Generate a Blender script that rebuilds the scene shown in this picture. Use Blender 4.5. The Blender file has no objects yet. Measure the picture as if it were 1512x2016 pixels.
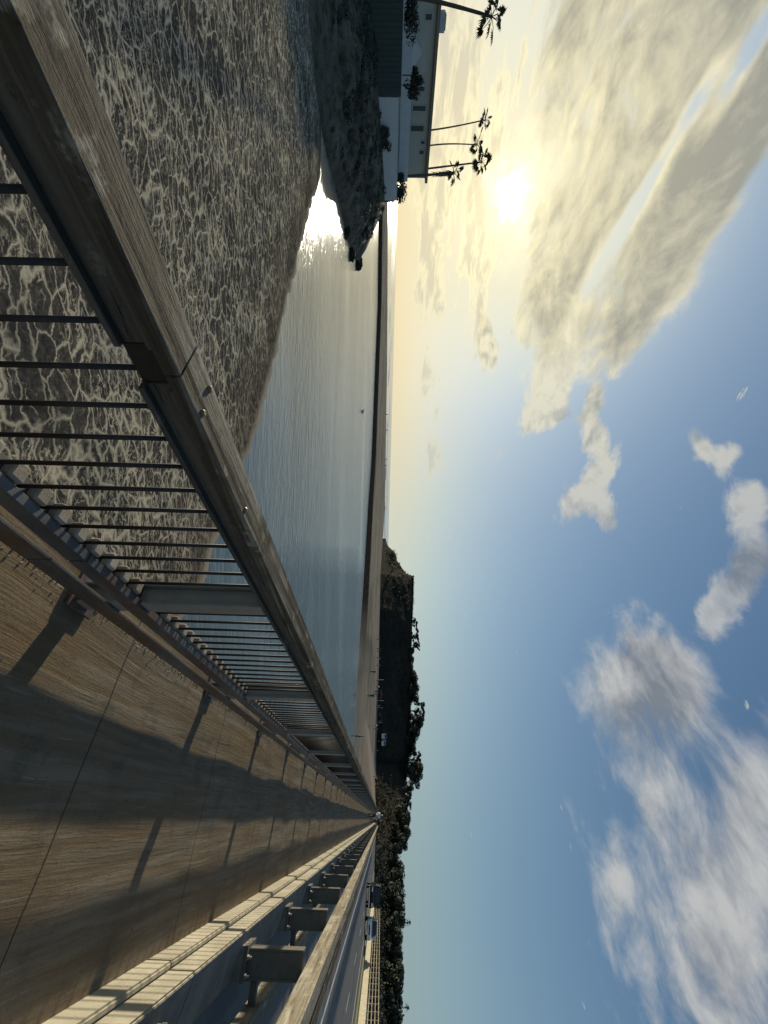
import bpy, bmesh, math, random
import numpy as np
from mathutils import Vector, Matrix, noise as mnoise
R = math.radians
random.seed(7)
SC = bpy.context.scene
COL = SC.collection

# ------------------------------------------------------------------ camera
F_PX = 800.0
YAW, PITCH, ROLL = R(37.05), R(0.745), R(1.56)
EYE = Vector((0, 0, 1.6))
F0 = Vector((-math.sin(YAW), math.cos(YAW), 0)); R0 = Vector((math.cos(YAW), math.sin(YAW), 0)); Z = Vector((0, 0, 1))
FW = F0 * math.cos(PITCH) - Z * math.sin(PITCH)
U0 = F0 * math.sin(PITCH) + Z * math.cos(PITCH)
RT = R0 * math.cos(ROLL) + U0 * math.sin(ROLL)
UP = -R0 * math.sin(ROLL) + U0 * math.cos(ROLL)
def ray(ix, iy):
    """direction through a point of the (sideways) photograph, unit depth"""
    return FW + RT * ((iy - 1008) / F_PX) - UP * ((1512 - ix - 756) / F_PX)
def on_z(ix, iy, z):
    d = ray(ix, iy); return EYE + d * ((z - EYE.z) / d.z)
def at_depth(ix, iy, dep):
    return EYE + ray(ix, iy) * dep
def depth_of(p): return (p - EYE).dot(FW)
cam_d = bpy.data.cameras.new('camera'); cam = bpy.data.objects.new('camera', cam_d); COL.objects.link(cam)
cam_d.sensor_fit = 'VERTICAL'; cam_d.sensor_height = 36; cam_d.lens = F_PX / 2016 * 36
cam_d.clip_start = 0.05; cam_d.clip_end = 60000
cam.matrix_world = Matrix.Translation(EYE) @ Matrix((UP, -RT, -FW)).transposed().to_4x4()
SC.camera = cam

WATER = -3.4
SUN = ray(1000, 395).normalized()
SUN_EL = math.asin(SUN.z); SUN_AZ = math.atan2(SUN.x, SUN.y)

# ------------------------------------------------------------------ helpers
class MB:
    def __init__(s): s.v = []; s.f = []
    def add(s, v, f):
        o = len(s.v); s.v += [tuple(p) for p in v]; s.f += [tuple(i + o for i in q) for q in f]; return s
    def box(s, x0, x1, y0, y1, z0, z1):
        return s.add([(x0,y0,z0),(x1,y0,z0),(x1,y1,z0),(x0,y1,z0),(x0,y0,z1),(x1,y0,z1),(x1,y1,z1),(x0,y1,z1)],
                     [(3,2,1,0),(4,5,6,7),(0,1,5,4),(1,2,6,5),(2,3,7,6),(3,0,4,7)])
    def tube(s, pts, rad, n=8, cap=True):
        pts = [Vector(p) for p in pts]
        if not isinstance(rad, (list, tuple)): rad = [rad] * len(pts)
        vs = []; fs = []
        for i, p in enumerate(pts):
            d = (pts[min(i+1, len(pts)-1)] - pts[max(i-1, 0)]).normalized()
            a = d.orthogonal().normalized() if abs(d.z) < .9 else d.cross(Vector((0,1,0))).normalized()
            b = d.cross(a)
            for k in range(n):
                t = 2*math.pi*k/n; vs.append(p + (a*math.cos(t) + b*math.sin(t))*rad[i])
        for i in range(len(pts)-1):
            for k in range(n):
                fs.append((i*n+k, i*n+(k+1)%n, (i+1)*n+(k+1)%n, (i+1)*n+k))
        if cap:
            fs.append(tuple(range(n))[::-1]); fs.append(tuple(range((len(pts)-1)*n, len(pts)*n)))
        return s.add(vs, fs)
    def prism(s, prof, x0, x1):
        """(y,z) profile extruded along x"""
        n = len(prof)
        return s.add([(x0, y, z) for y, z in prof] + [(x1, y, z) for y, z in prof],
                     [tuple(range(n)), tuple(range(2*n-1, n-1, -1))] + [(i, n+i, n+(i+1)%n, (i+1)%n) for i in range(n)])
    def build(s, name, mat, parent=None, bevel=0, smooth=False, seg=1):
        me = bpy.data.meshes.new(name); me.from_pydata(s.v, [], s.f)
        bm = bmesh.new(); bm.from_mesh(me)
        if bevel:
            bmesh.ops.bevel(bm, geom=list(bm.edges), offset=bevel, segments=seg, affect='EDGES', clamp_overlap=True)
        bmesh.ops.recalc_face_normals(bm, faces=bm.faces)
        bm.to_mesh(me); bm.free()
        if smooth: me.polygons.foreach_set('use_smooth', [True]*len(me.polygons))
        if mat: me.materials.append(mat)
        o = bpy.data.objects.new(name, me); COL.objects.link(o)
        if parent: o.parent = parent
        return o
def tag(o, label=None, cat=None, group=None, kind=None):
    for k, v in (('label', label), ('category', cat), ('group', group), ('kind', kind)):
        if v: o[k] = v
    return o
def thing(name, label, cat, loc=(0,0,0), rz=0, group=None):
    o = bpy.data.objects.new(name, None); COL.objects.link(o); o.location = loc; o.rotation_euler = (0,0,rz)
    o.empty_display_size = .2
    return tag(o, label, cat, group)
def struct(o): o['kind'] = 'structure'; return o
KIDS = {}
def dup(o, loc, rz=0, sc=None, label=None, parent=None):
    c = o.copy(); COL.objects.link(c)
    if parent: c.parent = parent
    else:
        c.location = loc; c.rotation_euler = (0, 0, rz)
        if sc: c.scale = (sc, sc, sc) if not isinstance(sc, tuple) else sc
        if label: c['label'] = label
    for ch in o.children: dup(ch, None, parent=c)
    return c
def grid_mesh(P, name, mat, smooth=True):
    """P: array (n, m, 3)"""
    n, m, _ = P.shape
    idx = np.arange(n*m).reshape(n, m)
    q = np.stack([idx[:-1,:-1], idx[:-1,1:], idx[1:,1:], idx[1:,:-1]], -1).reshape(-1, 4)
    me = bpy.data.meshes.new(name); me.from_pydata(P.reshape(-1,3).tolist(), [], q.tolist())
    bm = bmesh.new(); bm.from_mesh(me); bmesh.ops.recalc_face_normals(bm, faces=bm.faces)
    if sum(f.normal.z * f.calc_area() for f in bm.faces) < 0: bmesh.ops.reverse_faces(bm, faces=bm.faces)
    bm.to_mesh(me); bm.free()
    if smooth: me.polygons.foreach_set('use_smooth', [True]*len(me.polygons))
    me.materials.append(mat); o = bpy.data.objects.new(name, me); COL.objects.link(o); return o
def fbm(p, o=5): return mnoise.fractal(p, 1.0, 2.0, o)

# ------------------------------------------------------------------ node helpers
class NT:
    def rots(s, vec, ang, sc):
        a = s.new('ShaderNodeMapping'); s.put(a.inputs[0], vec); a.inputs['Rotation'].default_value = (0, 0, ang)
        return s.vm('MULTIPLY', a.outputs[0], sc)
    def __init__(s, tree): s.t = tree; s.n = tree.nodes; s.l = tree.links
    def new(s, ty, **kw):
        n = s.n.new(ty)
        for k, v in kw.items(): setattr(n, k, v)
        return n
    def put(s, sock, v):
        if isinstance(v, bpy.types.NodeSocket): s.l.new(v, sock)
        elif isinstance(v, (tuple, list, Vector)):
            v = tuple(v)
            if sock.type == 'RGBA' and len(v) == 3: v = v + (1,)
            sock.default_value = v
        else: sock.default_value = v
    def math(s, op, a, b=None, c=None, clamp=False):
        n = s.new('ShaderNodeMath', operation=op, use_clamp=clamp); s.put(n.inputs[0], a)
        if b is not None: s.put(n.inputs[1], b)
        if c is not None: s.put(n.inputs[2], c)
        return n.outputs[0]
    def vm(s, op, a, b=None, out=0):
        n = s.new('ShaderNodeVectorMath', operation=op); s.put(n.inputs[0], a)
        if b is not None: s.put(n.inputs[3 if op == 'SCALE' else 1], b)
        return n.outputs['Value'] if op in ('DOT_PRODUCT', 'LENGTH') else n.outputs[0]
    def mix(s, f, a, b, blend='MIX'):
        n = s.new('ShaderNodeMix', data_type='RGBA', blend_type=blend); s.put(n.inputs[0], f); s.put(n.inputs[6], a); s.put(n.inputs[7], b)
        return n.outputs[2]
    def noise(s, vec, scale, detail=4, rough=.55, dist=0, out='Fac'):
        n = s.new('ShaderNodeTexNoise'); s.put(n.inputs['Vector'], vec); n.inputs['Scale'].default_value = scale
        n.inputs['Detail'].default_value = detail; n.inputs['Roughness'].default_value = rough; n.inputs['Distortion'].default_value = dist
        return n.outputs[out]
    def voro(s, vec, scale, feature='F1', rand=1.0, out='Distance'):
        n = s.new('ShaderNodeTexVoronoi', feature=feature); s.put(n.inputs['Vector'], vec); n.inputs['Scale'].default_value = scale
        n.inputs['Randomness'].default_value = rand
        return n.outputs[out]
    def sm(s, v, a, b, lo=0.0, hi=1.0, kind='SMOOTHSTEP'):
        n = s.new('ShaderNodeMapRange', interpolation_type=kind); s.put(n.inputs[0], v)
        for i, x in zip((1,2,3,4), (a,b,lo,hi)): s.put(n.inputs[i], x)
        return n.outputs[0]
    def scl(s, vec, sc):
        n = s.new('ShaderNodeMapping'); s.put(n.inputs[0], vec); n.inputs['Scale'].default_value = sc; return n.outputs[0]
    def bump(s, h, strength, dist, normal=None):
        n = s.new('ShaderNodeBump'); s.put(n.inputs['Height'], h); n.inputs['Strength'].default_value = strength; n.inputs['Distance'].default_value = dist
        if normal is not None: s.put(n.inputs['Normal'], normal)
        return n.outputs[0]
def mat(name, fn=None, col=(.5,.5,.5), rough=.7, metal=0.0, spec=.5):
    m = bpy.data.materials.new(name); m.use_nodes = True; t = NT(m.node_tree)
    b = m.node_tree.nodes['Principled BSDF']
    b.inputs['Base Color'].default_value = (*col, 1); b.inputs['Roughness'].default_value = rough
    b.inputs['Metallic'].default_value = metal; b.inputs['Specular IOR Level'].default_value = spec
    if fn: fn(t, b)
    return m
def objc(t): return t.new('ShaderNodeTexCoord').outputs['Object']
def geo(t): return t.new('ShaderNodeNewGeometry').outputs['Position']

# ------------------------------------------------------------------ materials
def f_wood(c1, c2, pale, ax=1, wear=.6):
    def fn(t, b):
        p = geo(t)
        sc = [34.0, 34.0, 34.0]; sc[ax] = 1.3
        st = t.noise(t.scl(p, sc), 1, 6, .65, .4)
        st2 = t.noise(t.scl(p, [s*.35 for s in sc]), 1, 5, .6, .6)
        big = t.noise(p, 2.3, 4, .6)
        c = t.mix(t.sm(st, .3, .7), c1, c2)
        c = t.mix(t.math('MULTIPLY', t.sm(st2, .48, .68), t.math('MULTIPLY', t.sm(big, .4, .62), wear)), c, pale)
        sp = t.noise(p, 26, 3, .7)
        scs = [60.0, 60.0, 60.0]; scs[ax] = 2.2
        split = t.noise(t.scl(p, scs), 1, 3, .6, .3)
        c = t.mix(t.sm(split, .66, .70, 0, .8), c, tuple(x*.2 for x in c1))
        lich = t.noise(p, 7, 5, .7)
        c = t.mix(t.math('MULTIPLY', t.sm(lich, .56, .66), t.sm(st, .35, .6)), c, pale)
        c = t.mix(t.sm(sp, .64, .74, 0, .6), c, tuple(x*.35 for x in c1))
        t.put(b.inputs['Base Color'], c); b.inputs['Roughness'].default_value = .85; b.inputs['Specular IOR Level'].default_value = .08
        t.put(b.inputs['Normal'], t.bump(t.math('SUBTRACT', t.math('ADD', st, t.math('ADD', t.math('MULTIPLY', st2, .8), t.math('MULTIPLY', sp, .4))), t.sm(split, .62, .70)), .9, .008))
    return fn
M = {}
M['timber'] = mat('weathered_timber', f_wood((.042,.033,.022), (.095,.075,.050), (.31,.275,.21), wear=.85))
M['timber_pale'] = mat('pale_timber', f_wood((.13,.11,.08), (.28,.245,.18), (.42,.385,.31), wear=.8))
def f_steel(t, b):
    p = geo(t)
    n = t.noise(t.scl(p, (7,2.2,7)), 1, 6, .65); n2 = t.noise(p, 40, 4, .7); n3 = t.noise(t.scl(p, (3,1,3)), 1.7, 5, .6)
    c = t.mix(t.sm(n, .35, .65), (.055,.057,.06), (.12,.118,.11))
    c = t.mix(t.math('MULTIPLY', t.sm(n3, .45, .58), t.sm(n2, .3, .6)), c, (.105,.05,.028))
    c = t.mix(t.sm(n2, .62, .72, 0, .5), c, (.2,.19,.17))
    t.put(b.inputs['Base Color'], c); b.inputs['Roughness'].default_value = .55; b.inputs['Metallic'].default_value = .15
    t.put(b.inputs['Normal'], t.bump(n2, .3, .003))
M['steel'] = mat('rusty_steel', f_steel)
def f_dark(t, b):
    n = t.noise(geo(t), 60, 3, .6)
    t.put(b.inputs['Base Color'], t.mix(t.sm(n, .4, .7), (.006,.005,.005), (.022,.013,.010))); b.inputs['Roughness'].default_value = .6
M['dark_steel'] = mat('dark_baluster_steel', f_dark)
def f_galv(t, b):
    n = t.noise(geo(t), 12, 5, .6)
    t.put(b.inputs['Base Color'], t.mix(n, (.17,.165,.15), (.31,.30,.27))); b.inputs['Roughness'].default_value = .5; b.inputs['Metallic'].default_value = .2
M['galv'] = mat('galvanised_steel', f_galv)
M['rail_grey'] = mat('grey_under_rail_wood', f_wood((.065,.056,.045), (.115,.10,.08), (.19,.17,.14), wear=.5))
M['post_steel'] = mat('brown_post_steel', lambda t, b: (t.put(b.inputs['Base Color'], t.mix(t.noise(geo(t), 14, 5, .65), (.06,.052,.04), (.17,.15,.12))), t.put(b.inputs['Roughness'], .6)))
M['bolt'] = mat('brass_coloured_bolt', None, (.22,.17,.10), .5, .6)
def f_conc(base, dark, sc=1.0):
    def fn(t, b):
        p = geo(t)
        n = t.noise(p, 3*sc, 6, .65); n2 = t.noise(p, 70*sc, 3, .7); n3 = t.noise(t.scl(p, (2,2,14)), 1, 4, .6)
        c = t.mix(t.sm(n, .35, .7), dark, base)
        c = t.mix(t.sm(n2, .55, .72, 0, .35), c, tuple(x*.5 for x in dark))
        c = t.mix(t.sm(n3, .55, .75, 0, .35), c, tuple(x*.75 for x in dark))
        t.put(b.inputs['Base Color'], c); b.inputs['Roughness'].default_value = .85
        t.put(b.inputs['Normal'], t.bump(t.math('ADD', n2, n), .35, .006))
    return fn
M['conc_wall'] = mat('parapet_concrete', f_conc((.44,.395,.29), (.32,.285,.205)))
M['conc_top'] = mat('grey_concrete', f_conc((.24,.225,.185), (.14,.13,.105)))
M['block'] = mat('pale_spacer_wood', f_conc((.36,.31,.24), (.22,.17,.12), 2))
def f_walk(t, b):
    p = geo(t)
    warp = t.noise(t.scl(p, (1.6,.5,1)), 1, 3, .5, out='Color')
    q = t.vm('ADD', p, t.vm('SCALE', t.vm('SUBTRACT', warp, (.5,.5,.5)), .13))
    fine = t.noise(t.scl(q, (75,2.0,1)), 1, 6, .72)
    mid = t.noise(t.scl(q, (17,.7,1)), 1, 5, .65)
    big = t.noise(t.scl(p, (1.9,.45,1)), 1, 5, .65)
    grain = t.noise(p, 150, 3, .75); pit = t.noise(p, 46, 3, .7); blot = t.noise(p, 3.2, 5, .65)
    c = t.mix(t.sm(mid, .3, .7), (.150,.108,.062), (.240,.198,.136))
    c = t.mix(t.sm(big, .42, .64, 0, .85), c, (.175,.118,.058))
    c = t.mix(t.math('MULTIPLY', t.sm(fine, .56, .72), t.sm(mid, .38, .62)), c, (.36,.335,.27))
    c = t.mix(t.sm(fine, .28, .42, .55, 0), c, (.060,.049,.034))
    c = t.mix(t.sm(blot, .52, .68, 0, .45), c, (.085,.075,.058))
    c = t.mix(t.sm(pit, .60, .72, 0, .6), c, (.05,.043,.033))
    c = t.mix(t.sm(grain, .55, .72, 0, .5), c, (.26,.24,.20))
    c = t.mix(t.sm(grain, .30, .44, .55, 0), c, (.045,.04,.034))
    sp = t.noise(t.scl(p, (9,5,1)), 1, 3, .6)
    c = t.mix(t.sm(sp, .70, .74, 0, .8), c, (.04,.035,.028))
    sy = t.new('ShaderNodeSeparateXYZ'); t.put(sy.inputs[0], p)
    jt = t.math('ABSOLUTE', t.math('SUBTRACT', t.math('FRACT', t.math('DIVIDE', t.math('ADD', sy.outputs[1], .4), 1.97)), .5))
    seam = t.sm(jt, .0015, .004, 1, 0)
    c = t.mix(t.math('MULTIPLY', seam, .8), c, (.03,.027,.022))
    t.put(b.inputs['Base Color'], c); b.inputs['Roughness'].default_value = .85; b.inputs['Specular IOR Level'].default_value = .15
    hh = t.math('ADD', t.math('MULTIPLY', fine, .55), t.math('ADD', t.math('MULTIPLY', mid, 1.1), t.math('ADD', t.math('MULTIPLY', grain, .22), t.math('MULTIPLY', pit, .35))))
    hh = t.math('SUBTRACT', hh, seam)
    t.put(b.inputs['Normal'], t.bump(hh, .6, .010))
M['walk'] = mat('stamped_walkway_concrete', f_walk)
def f_road(t, b):
    p = geo(t); n = t.noise(p, 180, 2, .7); n2 = t.noise(t.scl(p, (1.1,.05,1)), 1, 4, .6); n4 = t.noise(t.scl(p, (.6,.12,1)), 1, 5, .7)
    c = t.mix(n2, (.078,.070,.060), (.125,.113,.096)); c = t.mix(t.sm(n, .5, .75, 0, .5), c, (.2,.19,.18)); c = t.mix(t.sm(n4, .55, .60, 0, .6), c, (.045,.042,.038))
    t.put(b.inputs['Base Color'], c); b.inputs['Roughness'].default_value = .8
M['road'] = mat('asphalt', f_road)
M['paint_white'] = mat('white_road_paint', lambda t, b: t.put(b.inputs['Base Color'], t.mix(t.sm(t.noise(geo(t), 18, 4, .7), .4, .6), (.5,.49,.45), (.72,.7,.64))))
M['paint_yellow'] = mat('yellow_road_paint', lambda t, b: t.put(b.inputs['Base Color'], t.mix(t.sm(t.noise(geo(t), 18, 4, .7), .4, .6), (.52,.46,.29), (.70,.63,.40))))
def f_sand(t, b):
    p = geo(t)
    w = t.noise(p, .55, 3, .5, out='Color')
    q = t.vm('ADD', p, t.vm('SCALE', t.vm('SUBTRACT', w, (.5,.5,.5)), .7))
    q = t.vm('ADD', q, t.vm('SCALE', t.vm('SUBTRACT', t.noise(p, 3.4, 4, .65, out='Color'), (.5,.5,.5)), .24))
    rp = t.rots(q, -YAW-.08, (1.35, 3.4, 1))
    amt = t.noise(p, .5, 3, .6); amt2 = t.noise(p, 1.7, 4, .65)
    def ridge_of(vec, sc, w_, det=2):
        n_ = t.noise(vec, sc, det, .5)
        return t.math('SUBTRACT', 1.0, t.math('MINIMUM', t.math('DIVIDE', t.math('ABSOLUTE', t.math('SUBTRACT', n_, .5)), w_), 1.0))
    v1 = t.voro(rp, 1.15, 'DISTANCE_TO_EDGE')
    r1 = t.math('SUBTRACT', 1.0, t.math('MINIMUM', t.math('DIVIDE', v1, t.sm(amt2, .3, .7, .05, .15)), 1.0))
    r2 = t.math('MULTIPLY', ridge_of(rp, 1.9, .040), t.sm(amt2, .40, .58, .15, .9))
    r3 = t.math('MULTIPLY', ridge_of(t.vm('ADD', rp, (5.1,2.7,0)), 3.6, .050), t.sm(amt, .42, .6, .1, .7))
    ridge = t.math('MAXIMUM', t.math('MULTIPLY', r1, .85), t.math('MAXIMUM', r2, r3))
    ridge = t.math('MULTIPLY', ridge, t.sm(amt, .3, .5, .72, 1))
    n = t.noise(p, 9, 5, .7); g = t.noise(p, 150, 2, .7)
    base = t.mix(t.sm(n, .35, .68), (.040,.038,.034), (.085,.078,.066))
    at = t.new('ShaderNodeAttribute', attribute_name='shore').outputs['Fac']
    near = t.sm(t.math('ADD', at, t.math('MULTIPLY', t.math('SUBTRACT', amt, .5), 5.0)), .3, 3.4, 1, 0)
    peb = t.voro(t.vm('ADD', p, t.vm('SCALE', t.noise(p, 6, 3, .6, out='Color'), .25)), 5.5, 'F1')
    pebc = t.mix(t.math('MULTIPLY', t.sm(peb, .15, .65), t.sm(n, .3, .55)), (.13,.105,.075), (.035,.030,.024))
    col = t.mix(t.math('MULTIPLY', t.math('POWER', ridge, 1.4), 1.0, clamp=True), base, (.68,.59,.42))  # pale crest colour paints the low sun's sheen onto the ridges
    col = t.mix(t.math('MULTIPLY', near, .7), col, pebc)
    col = t.mix(t.sm(at, .05, .6, .85, 0), col, (.34,.29,.215))
    col = t.mix(t.sm(g, .6, .75, 0, .35), col, (.03,.03,.028))
    t.put(b.inputs['Base Color'], col)
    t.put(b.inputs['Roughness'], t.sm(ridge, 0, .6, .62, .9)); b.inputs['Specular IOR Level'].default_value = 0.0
    h = t.math('ADD', t.math('MULTIPLY', ridge, .12), t.math('MULTIPLY', n, .30))
    h = t.math('ADD', h, t.math('MULTIPLY', t.math('MULTIPLY', peb, near), -.15))
    t.put(b.inputs['Normal'], t.bump(h, .22, .02))
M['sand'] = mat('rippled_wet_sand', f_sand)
def f_spit(t, b):
    p = geo(t)
    z = t.new('ShaderNodeSeparateXYZ'); t.put(z.inputs[0], p)
    n = t.noise(p, .25, 5, .65); n2 = t.noise(p, 1.6, 4, .7); n3 = t.noise(t.scl(p, (.03,.1,1)), 1, 4, .6)
    c = t.mix(t.sm(n, .3, .7), (.235,.205,.155), (.335,.295,.225))
    c = t.mix(t.sm(n2, .56, .7, 0, .6), c, (.14,.12,.09))
    c = t.mix(t.sm(n3, .46, .64, 0, .7), c, (.165,.142,.105))
    wk = t.noise(t.scl(p, (.5,.5,1)), 1, 6, .75)
    c = t.mix(t.sm(wk, .62, .68, 0, .75), c, (.06,.05,.035))
    wet = t.sm(t.math('ADD', z.outputs[2], t.math('MULTIPLY', t.math('SUBTRACT', n2, .5), .25)), -2.56, -2.40, 1, 0)
    wetc = t.mix(t.sm(n2, .35, .65), (.020,.018,.015), (.055,.044,.033))
    wx = t.new('ShaderNodeAttribute', attribute_name='wet').outputs['Fac']
    c = t.mix(t.math('MULTIPLY', wet, wx), c, wetc)
    t.put(b.inputs['Base Color'], c); b.inputs['Roughness'].default_value = .95; b.inputs['Specular IOR Level'].default_value = .0
    t.put(b.inputs['Normal'], t.bump(t.math('ADD', n2, n), .5, .1))
M['spit'] = mat('beach_sand', f_spit)
def f_water(t, b):
    p = geo(t)
    dist = t.vm('LENGTH', p)
    a = t.noise(t.rots(p, -YAW+.12, (.55, 1.9, 1)), 1.0, 5, .62, .5)
    c = t.noise(t.rots(p, -YAW-.2, (1.5, 4.6, 1)), 1.0, 4, .6, .3)
    slick = t.noise(t.rots(p, -YAW, (.016, .07, 1)), 1.0, 4, .6, .6)
    h = t.math('ADD', a, t.math('MULTIPLY', c, .4))
    far = t.sm(dist, 30, 260, 1.0, .5)
    n = t.new('ShaderNodeBump'); t.put(n.inputs['Height'], h); n.inputs['Distance'].default_value = .16
    t.put(n.inputs['Strength'], t.math('MULTIPLY', far, t.sm(slick, .38, .6, .22, .60)))
    t.put(b.inputs['Normal'], n.outputs[0])
    b.inputs['Base Color'].default_value = (.10,.135,.14,1)
    t.put(b.inputs['Roughness'], .14); b.inputs['IOR'].default_value = 1.33; b.inputs['Specular IOR Level'].default_value = .5
M['water'] = mat('lagoon_water', f_water)
def f_foam(t, b):
    n = t.noise(geo(t), .5, 5, .7)
    t.put(b.inputs['Base Color'], t.mix(t.sm(n, .3, .6), (.42,.45,.47), (.78,.79,.79))); b.inputs['Roughness'].default_value = .6
M['foam'] = mat('surf_foam', f_foam)
def f_cliff(c1, c2, c3, s=1.0, veg=(.022,.028,.014)):
    def fn(t, b):
        p = geo(t)
        n = t.noise(t.scl(p, (s,s,s*2.2)), .35, 7, .65, .8); n2 = t.noise(p, 1.4*s, 6, .7); n3 = t.noise(p, 5*s, 4, .7)
        c = t.mix(t.sm(n, .3, .7), c1, c2)
        c = t.mix(t.sm(n2, .48, .62), c, veg)
        c = t.mix(t.math('MULTIPLY', t.sm(n, .58, .72), t.sm(n2, .3, .5, 1, 0)), c, c3)
        c = t.mix(t.sm(n3, .55, .7, 0, .6), c, tuple(x*.5 for x in c1))
        t.put(b.inputs['Base Color'], c); b.inputs['Roughness'].default_value = .95; b.inputs['Specular IOR Level'].default_value = .05
        t.put(b.inputs['Normal'], t.bump(t.math('ADD', t.math('MULTIPLY', n3, .4), t.math('ADD', n, n2)), 1.0, .5/s))
    return fn
M['bluff'] = mat('bluff_rock', f_cliff((.12,.10,.075), (.24,.20,.15), (.48,.41,.30), 1.0, (.075,.085,.045)))
M['hill'] = mat('headland_rock', f_cliff((.032,.028,.021), (.052,.043,.032), (.11,.075,.048), .25, (.028,.033,.019)))
def f_leaf(c1, c2):
    def fn(t, b):
        i = t.new('ShaderNodeNewGeometry').outputs['Random Per Island']
        t.put(b.inputs['Base Color'], t.mix(i, c1, c2)); b.inputs['Roughness'].default_value = .65; b.inputs['Specular IOR Level'].default_value = .25
    return fn
M['leaf'] = mat('dark_foliage', f_leaf((.018,.024,.014), (.042,.048,.027)))
M['leaf_dark'] = mat('dark_scrub_foliage', f_leaf((.012,.015,.010), (.024,.028,.017)))  # leaf tones darkened to keep the undergrowth from speckling
M['leaf2'] = mat('grey_green_foliage', f_leaf((.026,.032,.021), (.062,.068,.045)))
M['palm_leaf'] = mat('palm_foliage', f_leaf((.03,.035,.018), (.07,.07,.035)))
M['bark'] = mat('bark', lambda t, b: t.put(b.inputs['Base Color'], t.mix(t.noise(t.scl(geo(t), (4,4,1)), 3, 5, .7), (.05,.038,.028), (.13,.1,.075))))
M['grass'] = mat('verge_grass', lambda t, b: t.put(b.inputs['Base Color'], t.mix(t.noise(geo(t), 3, 6, .7), (.05,.06,.02), (.14,.14,.06))))
M['soil'] = mat('dry_ground', lambda t, b: t.put(b.inputs['Base Color'], t.mix(t.noise(geo(t), .4, 6, .7), (.05,.045,.03), (.12,.1,.07))))
def f_plain(c, v=.12, sc=2.0, rough=.75):
    def fn(t, b):
        n = t.noise(geo(t), sc, 5, .65)
        t.put(b.inputs['Base Color'], t.mix(n, tuple(x*(1-v*2) for x in c), tuple(min(1, x*(1+v)) for x in c))); b.inputs['Roughness'].default_value = rough
    return fn
M['stucco'] = mat('white_stucco', f_plain((.50,.445,.355), .14, .8))
M['stucco_wall'] = mat('painted_white_wall', f_plain((.60,.58,.53), .12, 1.1))
M['roof'] = mat('brown_roof', f_plain((.24,.185,.14)))
M['hedge_wall'] = mat('dark_green_fence', f_plain((.05,.062,.05), .25, 1.2))
M['glass'] = mat('window_glass', None, (.05,.05,.048), .3, 0, .3)
M['trim'] = mat('grey_trim', f_plain((.45,.44,.42)))
M['black_paint'] = mat('black_car_paint', None, (.005,.005,.005), .38, .0, .22)
M['silver_paint'] = mat('silver_car_paint', f_plain((.56,.56,.53), .04, 1, .35))
M['white_paint'] = mat('white_van_paint', f_plain((.72,.72,.70), .05, 1, .35))
M['red_paint'] = mat('red_car_paint', f_plain((.28,.02,.02), .1, 1, .35))
M['tyre'] = mat('tyre_rubber', None, (.02,.02,.02), .85)
M['rim'] = mat('wheel_rim', None, (.4,.4,.41), .35, .8)
M['lamp'] = mat('lamp_lens', None, (.75,.75,.72), .1, .3)
M['tail'] = mat('tail_lens', None, (.3,.02,.02), .2)
M['chrome'] = mat('chrome', None, (.7,.7,.7), .12, 1)
M['skin'] = mat('skin', None, (.36,.22,.15), .6)
M['cloth_dark'] = mat('dark_cloth', f_plain((.02,.02,.024), .2, 20))
M['cloth_white'] = mat('white_cloth', f_plain((.72,.72,.7), .08, 20))
M['cloth_blue'] = mat('blue_cloth', f_plain((.05,.08,.16), .2, 20))
M['cloth_red'] = mat('red_cloth', f_plain((.3,.04,.04), .2, 20))
M['hair'] = mat('brown_hair', None, (.03,.02,.014), .7)
M['bird'] = mat('dark_feathers', f_plain((.03,.027,.024), .3, 30))
M['rock'] = mat('dark_rock', f_cliff((.03,.026,.022), (.07,.06,.05), (.1,.09,.08), 3.0, (.02,.018,.015)))

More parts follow.
